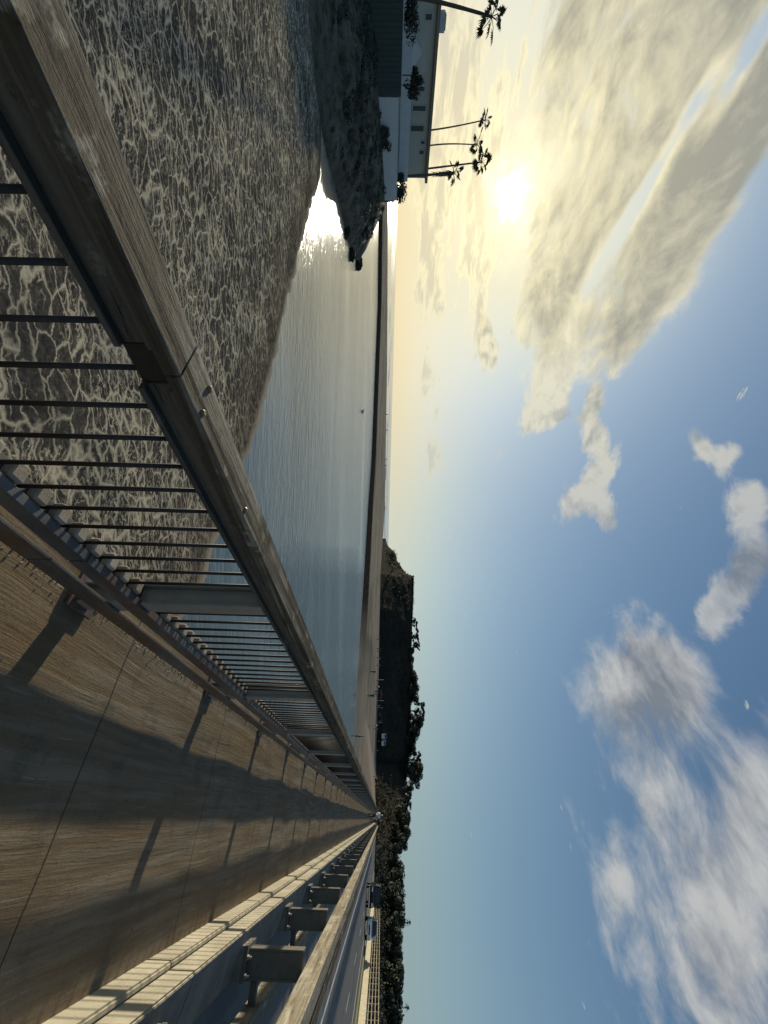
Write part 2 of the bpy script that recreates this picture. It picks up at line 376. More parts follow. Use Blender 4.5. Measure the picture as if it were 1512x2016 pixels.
# ------------------------------------------------------------------ world sky with clouds, and the sun
def build_world():
    w = bpy.data.worlds.new('World'); SC.world = w; w.use_nodes = True
    t = NT(w.node_tree); bg = w.node_tree.nodes['Background']
    sky = t.new('ShaderNodeTexSky', sky_type='NISHITA'); sky.sun_disc = False
    sky.sun_elevation = SUN_EL; sky.sun_rotation = SUN_AZ; sky.altitude = 0; sky.air_density = 1.0; sky.dust_density = 1.6; sky.ozone_density = 1.6
    S = 0.100
    base = t.vm('SCALE', sky.outputs[0], S)
    d = t.vm('NORMALIZE', t.new('ShaderNodeTexCoord').outputs['Generated'])
    sep = t.new('ShaderNodeSeparateXYZ'); t.put(sep.inputs[0], d); dz = sep.outputs[2]
    cs = t.vm('DOT_PRODUCT', d, SUN)
    ang = t.math('ARCCOSINE', t.math('MINIMUM', cs, .99999))
    # flat cloud-deck coordinates
    k = t.math('DIVIDE', 1.0, t.math('ADD', t.math('MAXIMUM', dz, 0.0), .10))
    P = t.vm('SCALE', d, k)
    def blobs(lst):
        tot = None
        for (ix, iy, s1, s2, rot, a) in lst:
            c = ray(ix, iy).normalized(); e1 = (RT - c * RT.dot(c)).normalized(); e2 = c.cross(e1)
            if e2.dot(UP) < 0: e2 = -e2
            ca, sa = math.cos(R(rot)), math.sin(R(rot))
            l = 1/ (F_PX * (1 + ((ix-756)**2 + (iy-1008)**2)/F_PX**2) ** .85)
            A = (e1*ca + e2*sa) / (s1*l); B = (-e1*sa + e2*ca) / (s2*l)
            x = t.math('SUBTRACT', t.vm('DOT_PRODUCT', d, A), c.dot(A)); y = t.math('SUBTRACT', t.vm('DOT_PRODUCT', d, B), c.dot(B))
            q = t.math('ADD', t.math('MULTIPLY', x, x), t.math('MULTIPLY', y, y))
            # only the hemisphere of the blob
            e = t.math('MULTIPLY', t.math('EXPONENT', t.math('MULTIPLY', q, -1.0)), a)
            if abs(0) == 0:
                e = t.math('MULTIPLY', e, t.math('GREATER_THAN', t.vm('DOT_PRODUCT', d, c), .2))
            tot = e if tot is None else t.math('ADD', tot, e)
        return tot
    big = blobs(CLOUDS_BIG); puffs = blobs(CLOUDS_PUFF); low = blobs(CLOUDS_LOW); hole = blobs(CLOUD_HOLES)
    sunP = SUN * (1.0/(SUN.z + .10))
    tos = t.vm('NORMALIZE', t.vm('SUBTRACT', tuple(sunP), P))
    warp = t.vm('SCALE', t.vm('SUBTRACT', t.noise(P, 1.3, 3, .5, out='Color'), (.5,.5,.5)), .45)
    Pw = t.vm('ADD', P, warp)
    # streak direction: stretch the deck along one compass direction
    def field(Q):
        m_ = t.new('ShaderNodeMapping'); t.put(m_.inputs[0], Q); m_.inputs['Rotation'].default_value = (0, 0, STREAK)
        q_ = t.vm('MULTIPLY', m_.outputs[0], (.95, 1.3, 1.0))
        a_ = t.noise(q_, 1.25, 10, .57); b_ = t.noise(q_, 4.6, 8, .62)
        return t.math('ADD', t.math('MULTIPLY', a_, .60), t.math('MULTIPLY', b_, .40))
    nb = field(Pw); nb2 = field(t.vm('ADD', Pw, t.vm('SCALE', tos, .08))); nb3 = field(t.vm('ADD', Pw, t.vm('SCALE', tos, .32)))
    cov = t.math('MINIMUM', t.math('SUBTRACT', big, hole), 1.2)
    raw = t.math('SUBTRACT', t.math('ADD', t.math('MULTIPLY', t.math('SUBTRACT', nb, .5), t.sm(ang, .5, 1.1, 5.2, 3.4)), cov), .46)
    rawp = t.math('SUBTRACT', t.math('ADD', t.math('MULTIPLY', t.math('SUBTRACT', t.noise(Pw, 4.6, 9, .64), .5), 3.0), t.math('MULTIPLY', puffs, 2.0)), .50)
    den = t.math('MAXIMUM', t.math('MULTIPLY', t.sm(raw, -.06, .66), t.sm(big, .05, .22)), t.math('MULTIPLY', t.sm(rawp, 0, .60), t.sm(puffs, .06, .25, 0, .82)))
    raw = t.math('MAXIMUM', raw, t.math('MINIMUM', t.math('MULTIPLY', rawp, .3), .12))
    # light falling through from the sun's side, thick parts grey
    dl = t.math('ADD', t.math('MULTIPLY', t.math('SUBTRACT', nb, nb2), 5.0), t.math('MULTIPLY', t.math('SUBTRACT', nb, nb3), 3.0))
    core = t.sm(t.math('SUBTRACT', raw, t.math('MULTIPLY', dl, .9)), .02, 1.0, kind='LINEAR')
    # low streak clouds: long, thin and flat
    lsep = t.new('ShaderNodeCombineXYZ'); az = t.math('ARCTAN2', sep.outputs[0], sep.outputs[1])
    t.put(lsep.inputs[0], t.math('MULTIPLY', az, 11.0)); t.put(lsep.inputs[1], t.math('MULTIPLY', dz, 46.0))
    ls = t.noise(lsep.outputs[0], 1.0, 8, .62, .4)
    lraw = t.math('SUBTRACT', t.math('ADD', t.math('MULTIPLY', t.math('SUBTRACT', ls, .5), 3.0), t.math('MINIMUM', low, .95)), .50)
    lden = t.sm(lraw, 0.0, .28); lcore = t.sm(lraw, .12, .60)
    # colours
    K_ = (.95,.98,1.05)
    base = t.vm('DIVIDE', t.vm('MULTIPLY', base, K_), t.vm('ADD', base, K_))
    base = t.vm('MULTIPLY', base, (1.18,1.18,1.18))
    g0 = t.sm(ang, 0.0, .95, 1, 0); g1 = t.sm(ang, 0.02, .44, 1, 0)
    skyc = t.mix(1.0, base, SKY_TINT, 'MULTIPLY')
    hz = t.math('EXPONENT', t.math('MULTIPLY', t.math('MAXIMUM', dz, 0.0), -6.0))
    palec = t.mix(t.sm(ang, .75, 1.45, 1, 0), (.27,.365,.395), (.52,.585,.54))
    hazec = t.mix(t.sm(ang, .15, .95, 1, 0), palec, (.80,.605,.335))
    skyc = t.mix(t.math('MULTIPLY', hz, .86), skyc, hazec)
    skyc = t.mix(t.math('MULTIPLY', g1, .80), skyc, (.695,.60,.345))
    lit = t.mix(g0, (.43,.435,.43), (.80,.72,.46)); shade = t.mix(g0, (.165,.185,.215), (.34,.325,.24))
    cc = t.mix(core, lit, shade)
    skyc = t.mix(t.math('MULTIPLY', den, .95), skyc, cc)
    llit = t.mix(g1, (.60,.57,.43), (.98,.86,.50)); lsh = t.mix(g1, (.47,.46,.40), (.58,.51,.33))
    skyc = t.mix(t.math('MULTIPLY', lden, .7), skyc, t.mix(lcore, llit, lsh))
    # the sun behind thin cloud: a ragged bright core and a golden glow
    rag = t.math('MULTIPLY', t.math('SUBTRACT', t.noise(d, 13, 5, .7), .5), .20)
    sa_ = t.math('ADD', ang, rag)
    glow = t.math('MULTIPLY', t.sm(sa_, -.004, .038, 1, 0), 5.0)
    skyc = t.mix(1.0, skyc, t.vm('SCALE', (1.0,.95,.80), glow), 'ADD')
    skyc = t.mix(1.0, skyc, t.vm('SCALE', (1.0,.92,.70), t.math('MULTIPLY', t.math('EXPONENT', t.math('MULTIPLY', sa_, -34.0)), .9)), 'ADD')
    skyc = t.mix(1.0, skyc, t.vm('SCALE', (1.0,.86,.50), t.math('MULTIPLY', t.math('EXPONENT', t.math('MULTIPLY', ang, -12.0)), .30)), 'ADD')
    # ground half
    skyc = t.mix(t.sm(dz, -.03, -.002, 1, 0), skyc, (.12,.13,.13))
    t.put(bg.inputs[0], skyc); bg.inputs[1].default_value = 1.0
    w.cycles.sampling_method = 'MANUAL'; w.cycles.sample_map_resolution = 1024
STREAK = R(35)
SKY_TINT = (.73,.96,1.16)
# image x, image y, half sizes along/across (px), turn (deg), amount
# image x, image y, half sizes along/across (px), turn (deg), amount
CLOUDS_BIG = [(1310,110,340,180,-4,1.15),(1230,320,310,140,-10,.85),(1500,0,240,130,0,.85),(1110,120,360,100,0,.9),(1120,420,240,90,-12,.7),
              (1390,400,330,70,-36,.95),(1290,545,180,75,-32,.85),(1110,620,150,50,-14,.85),(1060,510,190,50,-6,.7),(1500,200,220,80,-25,.6),
              (1190,1380,170,90,6,.80),(1290,1530,330,110,-16,.86),(1410,1790,380,130,-20,.68),(1330,1330,90,60,0,.5),(1500,1500,260,80,-16,.5),(1250,1290,90,60,0,.55),(1460,1990,220,120,0,.5),(1215,1720,100,30,-6,.5)]
CLOUDS_PUFF = [(1380,880,62,34,20,.62),(1440,890,40,26,-20,.5),(1160,960,90,36,-38,.78),(1090,740,75,50,-20,.85),(1170,860,46,28,-20,.72),(1470,985,80,46,-10,.40),
               (1440,1160,150,60,-30,.42),(1490,1080,110,50,0,.34),(1400,1230,90,40,-30,.32),(1060,820,54,32,-40,.72),(960,690,60,26,0,.7),(1030,640,60,26,0,.7),(1170,790,50,24,-20,.7),(1195,1020,42,26,0,.66),(985,900,36,14,0,.4),(950,640,40,14,0,.45),(1130,690,60,24,-20,.5)]
CLOUDS_LOW = [(870,250,420,60,0,.62),(930,120,340,60,0,.58),(945,480,170,40,0,.62),(935,600,130,24,0,.5),(850,430,200,40,0,.52),(830,640,300,26,0,.42),(860,840,140,13,0,.45),(1030,230,260,60,-4,.5),(850,930,140,10,0,.40),(985,330,180,36,0,.45)]
CLOUD_HOLES = [(1340,255,190,24,-38,.95),(1475,105,150,34,-38,1.2),(1150,570,130,26,-24,.7),(1235,435,110,16,-36,.7),(1230,1620,130,40,-4,.5)]
build_world()
sd = bpy.data.lights.new('sun', 'SUN'); so = bpy.data.objects.new('sun', sd); COL.objects.link(so)
sd.energy = 4.0; sd.angle = R(1.25); sd.color = (1.0,.90,.70)
so.rotation_euler = (-SUN).to_track_quat('-Z', 'Y').to_euler()
so.location = (0, 0, 60)
SC.view_settings.view_transform = 'Standard'; SC.view_settings.look = 'None'; SC.view_settings.gamma = 1; SC.view_settings.exposure = 0.3

# ------------------------------------------------------------------ water, sand, spit
w = 24000
wo = struct(MB().add([(-w,-600,WATER),(w,-600,WATER),(w,w,WATER),(-w,w,WATER)], [(0,1,2,3)]).build('water', M['water']))

shore_px = [(300,1330),(340,1250),(390,1176),(423,1070),(472,951),(498,868),(519,800),(545,690),(567,595),(586,516),(610,417),(626,372),(631,340),(633,290),(634,250),(628,190),(622,120),(614,40),(600,-60)]
shore = [on_z(x, y, WATER) for x, y in shore_px]
def seg_dist(px, py, poly):
    best = np.full(px.shape, 1e9)
    for a, b in zip(poly[:-1], poly[1:]):
        dx, dy = b.x-a.x, b.y-a.y; L = dx*dx+dy*dy
        s = np.clip(((px-a.x)*dx + (py-a.y)*dy)/L, 0, 1)
        best = np.minimum(best, np.hypot(px-a.x-s*dx, py-a.y-s*dy))
    return best
def inside(px, py, poly):
    c = np.zeros(px.shape, bool); n = len(poly)
    for i in range(n):
        a, b = poly[i], poly[(i+1)%n]
        m = ((a[1] > py) != (b[1] > py))
        with np.errstate(divide='ignore', invalid='ignore'):
            xx = (b[0]-a[0])*(py-a[1])/((b[1]-a[1]) if b[1] != a[1] else 1e-9) + a[0]
        c ^= m & (px < xx)
    return c
sp = [(40, 4.0), (8, 5.0)] + [(p.x, p.y) for p in shore] + [(-60, 4), (-60,-40), (40,-40)]
gx, gy = np.meshgrid(np.arange(-46, 24.01, .2), np.arange(-20, 34.01, .2), indexing='ij')
ins = inside(gx, gy, sp)
dd = seg_dist(gx, gy, [Vector((40,4,0)), Vector((8,5,0))] + shore)
sg = np.where(ins, dd, -dd)
for i in range(gx.shape[0]):
    for j in range(gx.shape[1]):
        if abs(sg[i,j]) < 4: sg[i,j] += .14*mnoise.noise((gx[i,j]*.45, gy[i,j]*.45, 1.0)) + .09*mnoise.noise((gx[i,j]*1.6, gy[i,j]*1.6, 2.0))
gz = WATER + np.clip(sg*.06, -.8, .16) + np.where(ins, 1, 0)*0.0
for i in range(gx.shape[0]):
    for j in range(gx.shape[1]):
        gz[i,j] += .035*mnoise.noise((gx[i,j]*.9, gy[i,j]*.9, 3.0))*(1 if ins[i,j] else .3)
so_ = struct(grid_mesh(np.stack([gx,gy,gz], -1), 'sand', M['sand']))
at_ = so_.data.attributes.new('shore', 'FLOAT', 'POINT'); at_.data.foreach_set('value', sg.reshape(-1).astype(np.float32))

def interp(lst, x):
    xs = [a for a, b in lst]; return float(np.interp(x, xs, [b for a, b in lst]))
front_px = [(-100,749),(450,745),(600,743.5),(700,739.5),(800,735.5),(900,731.6),(1000,724.6),(1100,718.7),(1219,711),(1316,704.6),(1430,699),(1530,694),(1600,690),(1700,686)]
back_px = [(-100,764),(450,763),(700,762),(1000,757.5),(1062,753),(1130,748),(1200,746),(1300,744),(1400,742.5),(1500,741.5),(1700,742)]
us = np.arange(-60, 1690, 6.0)
rows = []; wetv = []
for u in us:
    f = on_z(interp(front_px, u), u, WATER); back = on_z(interp(back_px, u), u, -2.2 if u < 1062 else -1.9)
    if u >= 1062:
        hbm = interp([(1060,300),(1130,255),(1200,235),(1300,222),(1400,212),(1500,200),(1600,165),(1700,135)], u) - 8
        if depth_of(back) > hbm:
            hdm = ray(756, u); back = EYE + Vector((hdm.x, hdm.y, 0))*hbm; back.z = -1.9
    d = (back - f); d.z = 0; L = d.length; d /= L
    n = mnoise.noise((u*.02, 0, 5))*.6
    rise = interp([(0,1.0),(1000,1.0),(1250,.85),(1330,.5),(1500,.4)], u)
    prof = [(-2.5,-.3),(0,0),(1.5+n,.25*rise),(4+n,.75*rise),(6.5+n,1.02*rise),(9,1.08*rise),(16,1.0*rise+.04)]
    prof += [(16+(L-16)*s, 1.0*rise+.04 + (1.45-1.0*rise)*s*.6 + .10*mnoise.noise((u*.03, s*9, 2))) for s in (.08,.2,.35,.5,.65,.8,.92,1.0)]
    if u < 1062: prof += [(L+8,.5),(L+18,-.4)]
    else:
        hb = interp([(1060,300),(1130,255),(1200,235),(1300,222),(1400,212),(1500,200),(1600,165),(1700,135)], u)
        hz0 = interp([(1060,-2.2),(1500,-1.7),(1560,-.8),(1620,-.1)], u)
        prof += [(L+8, hz0-WATER+.05), (L+14, hz0-WATER+.25)]
    rows.append([(f.x+d.x*a, f.y+d.y*a, WATER+h) for a, h in prof])
    wetv += [interp([(0,1),(1180,1),(1300,.25),(1500,.1)], u)]*len(prof)
spit = struct(grid_mesh(np.array(rows), 'beach', M['spit']))
a_ = spit.data.attributes.new('wet', 'FLOAT', 'POINT'); a_.data.foreach_set('value', np.array(wetv, np.float32))

# surf lines on the open sea beyond the spit
fm = MB()
for k, (dd_, wd) in enumerate([(430, 7), (520, 9), (680, 12), (900, 14), (1300, 20)]):
    u = 330 + 40*k; seg = []
    while u < 1075:
        run = random.uniform(40, 170); a = []
        for i in range(9):
            uu = min(u + run*i/8, 1080); s = math.sin(math.pi*i/8)
            c = at_depth(756, uu, 1.0) - EYE; c.z = 0
            q = EYE + c*(dd_*(1+.03*mnoise.noise((uu*.02, k, 0)))); nn = c.normalized()
            a += [(q.x, q.y, WATER+.05), (q.x+nn.x*wd*.3, q.y+nn.y*wd*.3, WATER+.05+.55*s), (q.x+nn.x*wd*s, q.y+nn.y*wd*s, WATER+.05)]
        fs = []
        for i in range(8):
            for j in range(2): fs.append((i*3+j, i*3+j+1, (i+1)*3+j+1, (i+1)*3+j))
        fm.add(a, fs); u += run + random.uniform(8, 90)
tag(fm.build('sea_foam', M['foam'], smooth=True), 'broken white lines of surf beyond the sand bar', 'surf', kind='stuff')

# ------------------------------------------------------------------ the left bluff
bl_base = [(-70,598),(0,606),(100,612),(200,622),(251,631),(317,646),(380,662.5),(440,676),(499,692),(512,700),(517,705)]
bl_top = [(-70,737),(0,738),(190,744),(200,746),(300,752),(393,757.5),(420,752),(440,743),(456,735),(489,722),(505,712),(517,706)]
bl_top_z = [(-70,-.75),(0,-.6),(192,-.3),(393,.15),(420,-.2),(456,-1.2),(489,-2.0),(505,-2.7),(517,-3.2)]
us = np.concatenate([np.arange(-66, 500, 4.0), np.arange(500, 517.1, 2.0)])
rows = []
for u in us:
    b = on_z(interp(bl_base, u), u, WATER-.02)
    zt = interp(bl_top_z, u); tpt = on_z(interp(bl_top, u), u, zt)
    h = Vector((tpt.x-b.x, tpt.y-b.y, 0)); L = h.length; hn = h/L if L > 1e-6 else Vector((0,1,0))
    row = [(b.x-hn.x*.6, b.y-hn.y*.6, WATER-.5)]
    N = 26
    for i in range(N):
        s = i/(N-1)
        zz = WATER + (zt-WATER)*(s**.78)
        p = Vector((b.x, b.y, 0)) + hn*(L*s)
        q = Vector((p.x, p.y, zz))
        amp = math.sin(math.pi*min(1, s*1.02))*min(1, (520-u)/120+.12)
        n = fbm((q.x*.35, q.y*.35, zz*.9))*.55 + fbm((q.x*1.1, q.y*1.1, zz*2.6+4))*.42
        terr = .22*math.sin(zz*5.5 + 2.2*fbm((q.x*.2, q.y*.2, 0)))
        q = q - hn*(amp*(n*1.45+terr)) + Z*(amp*n*.45)
        row.append(tuple(q))
    tail = [(2,.0),(6,.1),(12,.2),(30,.2),(60,.2)] if u < 393 else [(1.5,-.25),(3,-.8),(6,-2.2),(9,-4.2),(12,-4.6)]
    blend = min(1, max(0, (u-385)/20))
    for (a1, h1), (a2, h2) in zip([(2,.0),(6,.1),(12,.2),(30,.2),(60,.2)], [(1.5,-.25),(3,-.8),(6,-2.2),(9,-4.2),(12,-4.6)]):
        a = a1+(a2-a1)*blend; hh = h1+(h2-h1)*blend
        row.append((tpt.x+hn.x*a, tpt.y+hn.y*a, max(zt+hh, WATER-1.0)))
    rows.append(row)
struct(grid_mesh(np.array(rows), 'bluff', M['bluff']))

def leaf_cloud(mb, pts, n, size, rnd, flat=.6):
    """pts: list of (center, radius); adds n small leaf quads"""
    wts = [r**2 for c, r in pts]
    for _ in range(n):
        c, r = rnd.choices(pts, wts)[0]
        while True:
            d = Vector((rnd.uniform(-1,1), rnd.uniform(-1,1), rnd.uniform(-1,1)))
            if .2 < d.length < 1: break
        d = d.normalized()*(d.length**.5)
        p = Vector(c) + Vector((d.x*r, d.y*r, d.z*r*flat))
        s = size*rnd.uniform(.6, 1.35)
        nn = (d.normalized()*1.5 + Vector((rnd.gauss(0,.4), rnd.gauss(0,.4), rnd.gauss(0,.4)+.3))).normalized(); a = nn.cross(Vector((rnd.gauss(0,1), rnd.gauss(0,1), rnd.gauss(0,1)))).normalized(); b = nn.cross(a)
        mb.add([p-a*s, p-b*s*.55, p+a*s, p+b*s*.55], [(0,1,2,3)])
rnd = random.Random(11)
mb = MB()
for i in range(170):
    u = rnd.uniform(-60, 470); s = rnd.betavariate(3, 1.3)
    b = on_z(interp(bl_base, u), u, WATER); zt = interp(bl_top_z, u); tp = on_z(interp(bl_top, u), u, zt)
    p = b.lerp(tp, s); p.z = WATER + (zt-WATER)*s**.78 + .05
    r = rnd.uniform(.18, .5)
    leaf_cloud(mb, [(p, r), (p+Vector((rnd.uniform(-.4,.4), rnd.uniform(-.4,.4), 0)), r*.7)], int(70*r/.3), .075, rnd, .7)
tag(mb.build('ground_cover', M['leaf2']), 'low scrub and ice plant trailing over the near bluff', 'scrub', kind='stuff')

# raised garden terrace behind the dark fence, carrying the house
def wall_between(p, q, thick, z0, z1, mb=None):
    mb = mb or MB(); d = Vector((q.x-p.x, q.y-p.y, 0)).normalized(); n = Vector((-d.y, d.x, 0))
    if n.dot(FW) < 0: n = -n
    P = [p, q, q+n*thick, p+n*thick]
    v = [(a.x, a.y, z) for z in (z0, z1) for a in P]
    return mb.add(v, [(3,2,1,0),(4,5,6,7),(0,1,5,4),(1,2,6,5),(2,3,7,6),(3,0,4,7)])
fl = at_depth(738, -66, 28.6); fr = at_depth(745, 190, 35.2); wr = at_depth(757, 395, 46.3)
wl = fr + (wr-fr).normalized()*.05
fe = thing('boundary_fence', 'long dark green boundary fence along the top of the left bluff', 'fence', (fl.x, fl.y, -.8))
def local(o, mb): mb.v = [tuple(Vector(v) - o.location) for v in mb.v]; return mb
d = (fr-fl); d.z = 0; Lf = d.length; d /= Lf; nrm = Vector((-d.y, d.x, 0)); nrm = -nrm if nrm.dot(FW) > 0 else nrm   # faces the camera
local(fe, wall_between(fl, fr, .18, -1.1, 1.62)).build('panel', M['hedge_wall'], fe)
mb = MB()
for i in range(int(Lf/.32)):
    a = fl + d*(i*.32+.05) + nrm*.003; mb = wall_between(a, a+d*.22, -.0 or .02, -1.0, 1.5, mb)
mb.v = [tuple(Vector(v)+nrm*.022) for v in mb.v]
local(fe, mb).build('plank', M['hedge_wall'], fe)
cp = wall_between(fl + nrm*.04, fr + nrm*.04, .26, 1.622, 1.70); local(fe, cp).build('coping', M['trim'], fe)
ww = thing('garden_wall', 'low white painted garden wall standing on the bluff left of the point', 'wall', (wl.x, wl.y, 0))
d2 = (wr-wl); d2.z = 0; L2 = d2.length; d2 /= L2
mb = MB(); npan = 6
for i in range(npan):
    wall_between(wl + d2*(L2*i/npan+.02), wl + d2*(L2*(i+1)/npan-.02), .2, -.95, 1.42, mb)
wall_between(wl + d2*.05, wr - d2*.05, .16, -.95, 1.40, mb)
mb.v = mb.v[:-8] + [tuple(Vector(v)+F0*.02) for v in mb.v[-8:]]
local(ww, mb).build('wall_panel', M['stucco_wall'], ww)
local(ww, wall_between(wl-F0*.05, wr-F0*.05, .3, 1.423, 1.50)).build('coping', M['trim'], ww)
# terrace
hl = at_depth(800, -80, 37.5); hr = at_depth(792, 350, 52.0)
tr = MB(); pts = [fl+F0*.25, fr+F0*.25, wr+F0*.25, EYE+(wr-EYE)*1.55, EYE+(fl-EYE)*2.6]
zt = [1.5, 1.45, 1.2, 2.0, 2.2]
top = [(p.x, p.y, z) for p, z in zip(pts, zt)]; bot = [(p.x, p.y, -1.2) for p in pts]
tr.add(top+bot, [(0,1,2,3,4)] + [(i, (i+1)%5, 5+(i+1)%5, 5+i) for i in range(5)])
struct(tr.build('terrace_ground', M['soil']))

# ------------------------------------------------------------------ house
ang_h = math.atan2(hr.y-hl.y, hr.x-hl.x); Lh = (Vector((hr.x-hl.x, hr.y-hl.y, 0))).length
ho = thing('house', 'long white flat roofed house with brown eaves above the left bluff', 'house', (hl.x, hl.y, 2.0), ang_h)
ROOF = 5.0 - 2.0
def hu(iy):       # photo row -> metres along the front wall
    dr = ray(756, iy); a = Vector((dr.x, dr.y)); e = Vector((math.cos(ang_h), math.sin(ang_h))); h0 = Vector((hl.x, hl.y))
    det = a.x*(-e.y) + a.y*e.x
    return (a.x*(h0.y) - a.y*(h0.x)) / det if abs(det) > 1e-9 else 0
def hz_(ix, iy):  # height above the house base at that row
    s = hu(iy); p = Vector((hl.x + math.cos(ang_h)*s, hl.y + math.sin(ang_h)*s, 0)); dr = ray(ix, iy)
    k = ((p - EYE).dot(Vector((dr.x, dr.y, 0)).normalized())) / Vector((dr.x, dr.y)).length
    return EYE.z + dr.z*k - 2.0
MB().box(0, Lh, 0, 9, -1.0, ROOF).build('wall', M['stucco'], ho)
rf = MB().box(-.5, Lh+.35, -.55, 9.5, ROOF+.003, ROOF+.32).build('roof', M['roof'], ho, .02)
x0 = hu(52); MB().box(x0-.7, x0+.7, 1.5, 2.6, ROOF+.323, ROOF+.95).build('chimney', M['trim'], rf, .02)
MB().box(x0-.55, x0+.55, 1.6, 2.5, ROOF+.953, ROOF+1.05).build('chimney_cap', M['roof'], rf, .01)
for iy0, iy1, ix0, ix1 in [(207,217,813,838),(246,257,809,834),(276,282,829,836),(295,302,826,834),(26,38,838,850),(170,178,813,836)]:
    a, b_ = hu(iy0), hu(iy1); z0, z1 = hz_(ix0, (iy0+iy1)/2), hz_(ix1, (iy0+iy1)/2)
    fr_ = MB(); 
    for bx in [(a-.1,a,z0-.1,z1+.1),(b_,b_+.1,z0-.1,z1+.1),(a,b_,z1,z1+.1),(a,b_,z0-.1,z0)]:
        fr_.box(bx[0], bx[1], -.07, -.002, bx[2], bx[3])
    wi = fr_.build('window', M['trim'], ho)
    MB().box(a, b_, -.03, -.001, z0, z1).build('pane', M['glass'], wi)
MB().box(hu(-60), hu(338), -2.6, -2.35, -1.2, hz_(806, 250)).build('patio_wall', M['stucco_wall'], ho, .02)
# small gabled wing in front of the long wall
a, b_ = hu(62), hu(122); zt_ = hz_(830, 90)
MB().add([(a,-2.3,-1),(b_,-2.3,-1),(b_,-2.3,zt_-.9),((a+b_)/2,-2.3,zt_),(a,-2.3,zt_-.9),(a,-.003,-1),(b_,-.003,-1),(b_,-.003,zt_-.9),((a+b_)/2,-.003,zt_),(a,-.003,zt_-.9)],
         [(0,1,2,3,4),(9,8,7,6,5),(0,5,6,1),(1,6,7,2),(2,7,8,3),(3,8,9,4),(4,9,5,0)]).build('gabled_wing', M['stucco_wall'], ho)
a, b_ = hu(318), hu(341); MB().box(a, b_, -1.9, -.003, -1, hz_(800, 330)).build('porch', M['trim'], ho, .02)

# bushes of the garden
def bush(name, loc, r, h, label, group=None, m='leaf', n=500, sz=.12):
    t = thing(name, label, 'bush', loc, 0, group)
    rn = random.Random(hash(label) % 1000)
    cl = [((rn.uniform(-r,r)*.6, rn.uniform(-r,r)*.6, h*rn.uniform(.3,.75)), r*rn.uniform(.4,.65)) for _ in range(7)]
    mb = MB(); leaf_cloud(mb, cl, n, sz, rn, .8); mb.build('crown', M[m], t)
    MB().tube([(0,0,-.3),(.05,0,h*.35),(0,.08,h*.6)], [.07,.05,.02], 6).build('trunk', M['bark'], t); return t
def pset(ix, iy, dep, z): p = at_depth(ix, iy, dep); return (p.x, p.y, z)
bush('bush', pset(785,372,47.2,1.2), 1.25, 1.4, 'rounded dark bush at the right end of the white garden wall', 'bushes around the house', n=900)
bush('bush', pset(785,352,48.4,1.2), .9, 1.2, 'smaller dark bush between the thick palm and the rounded bush', 'bushes around the house')
bush('bush', pset(800,168,39.0,1.4), 1.0, 2.5, 'dark shrub against the house wall right of the gabled wing', 'bushes around the house')
bush('bush', pset(800,148,38.0,1.4), .8, 2.9, 'taller thin shrub touching the gabled wing of the house', 'bushes around the house')
bush('bush', pset(800,50,35.0,1.4), 1.1, 1.7, 'broad green shrub left of the gabled wing of the house', 'bushes around the house', 'leaf2')
bush('bush', pset(800,15,34.5,1.4), 1.0, 1.6, 'green shrub at the left edge behind the dark fence', 'bushes around the house', 'leaf2')
bush('bush', pset(756,272,38.6,-.35), .95, 1.3, 'dark shrub growing up the face of the white garden wall', 'bushes around the house', n=700)

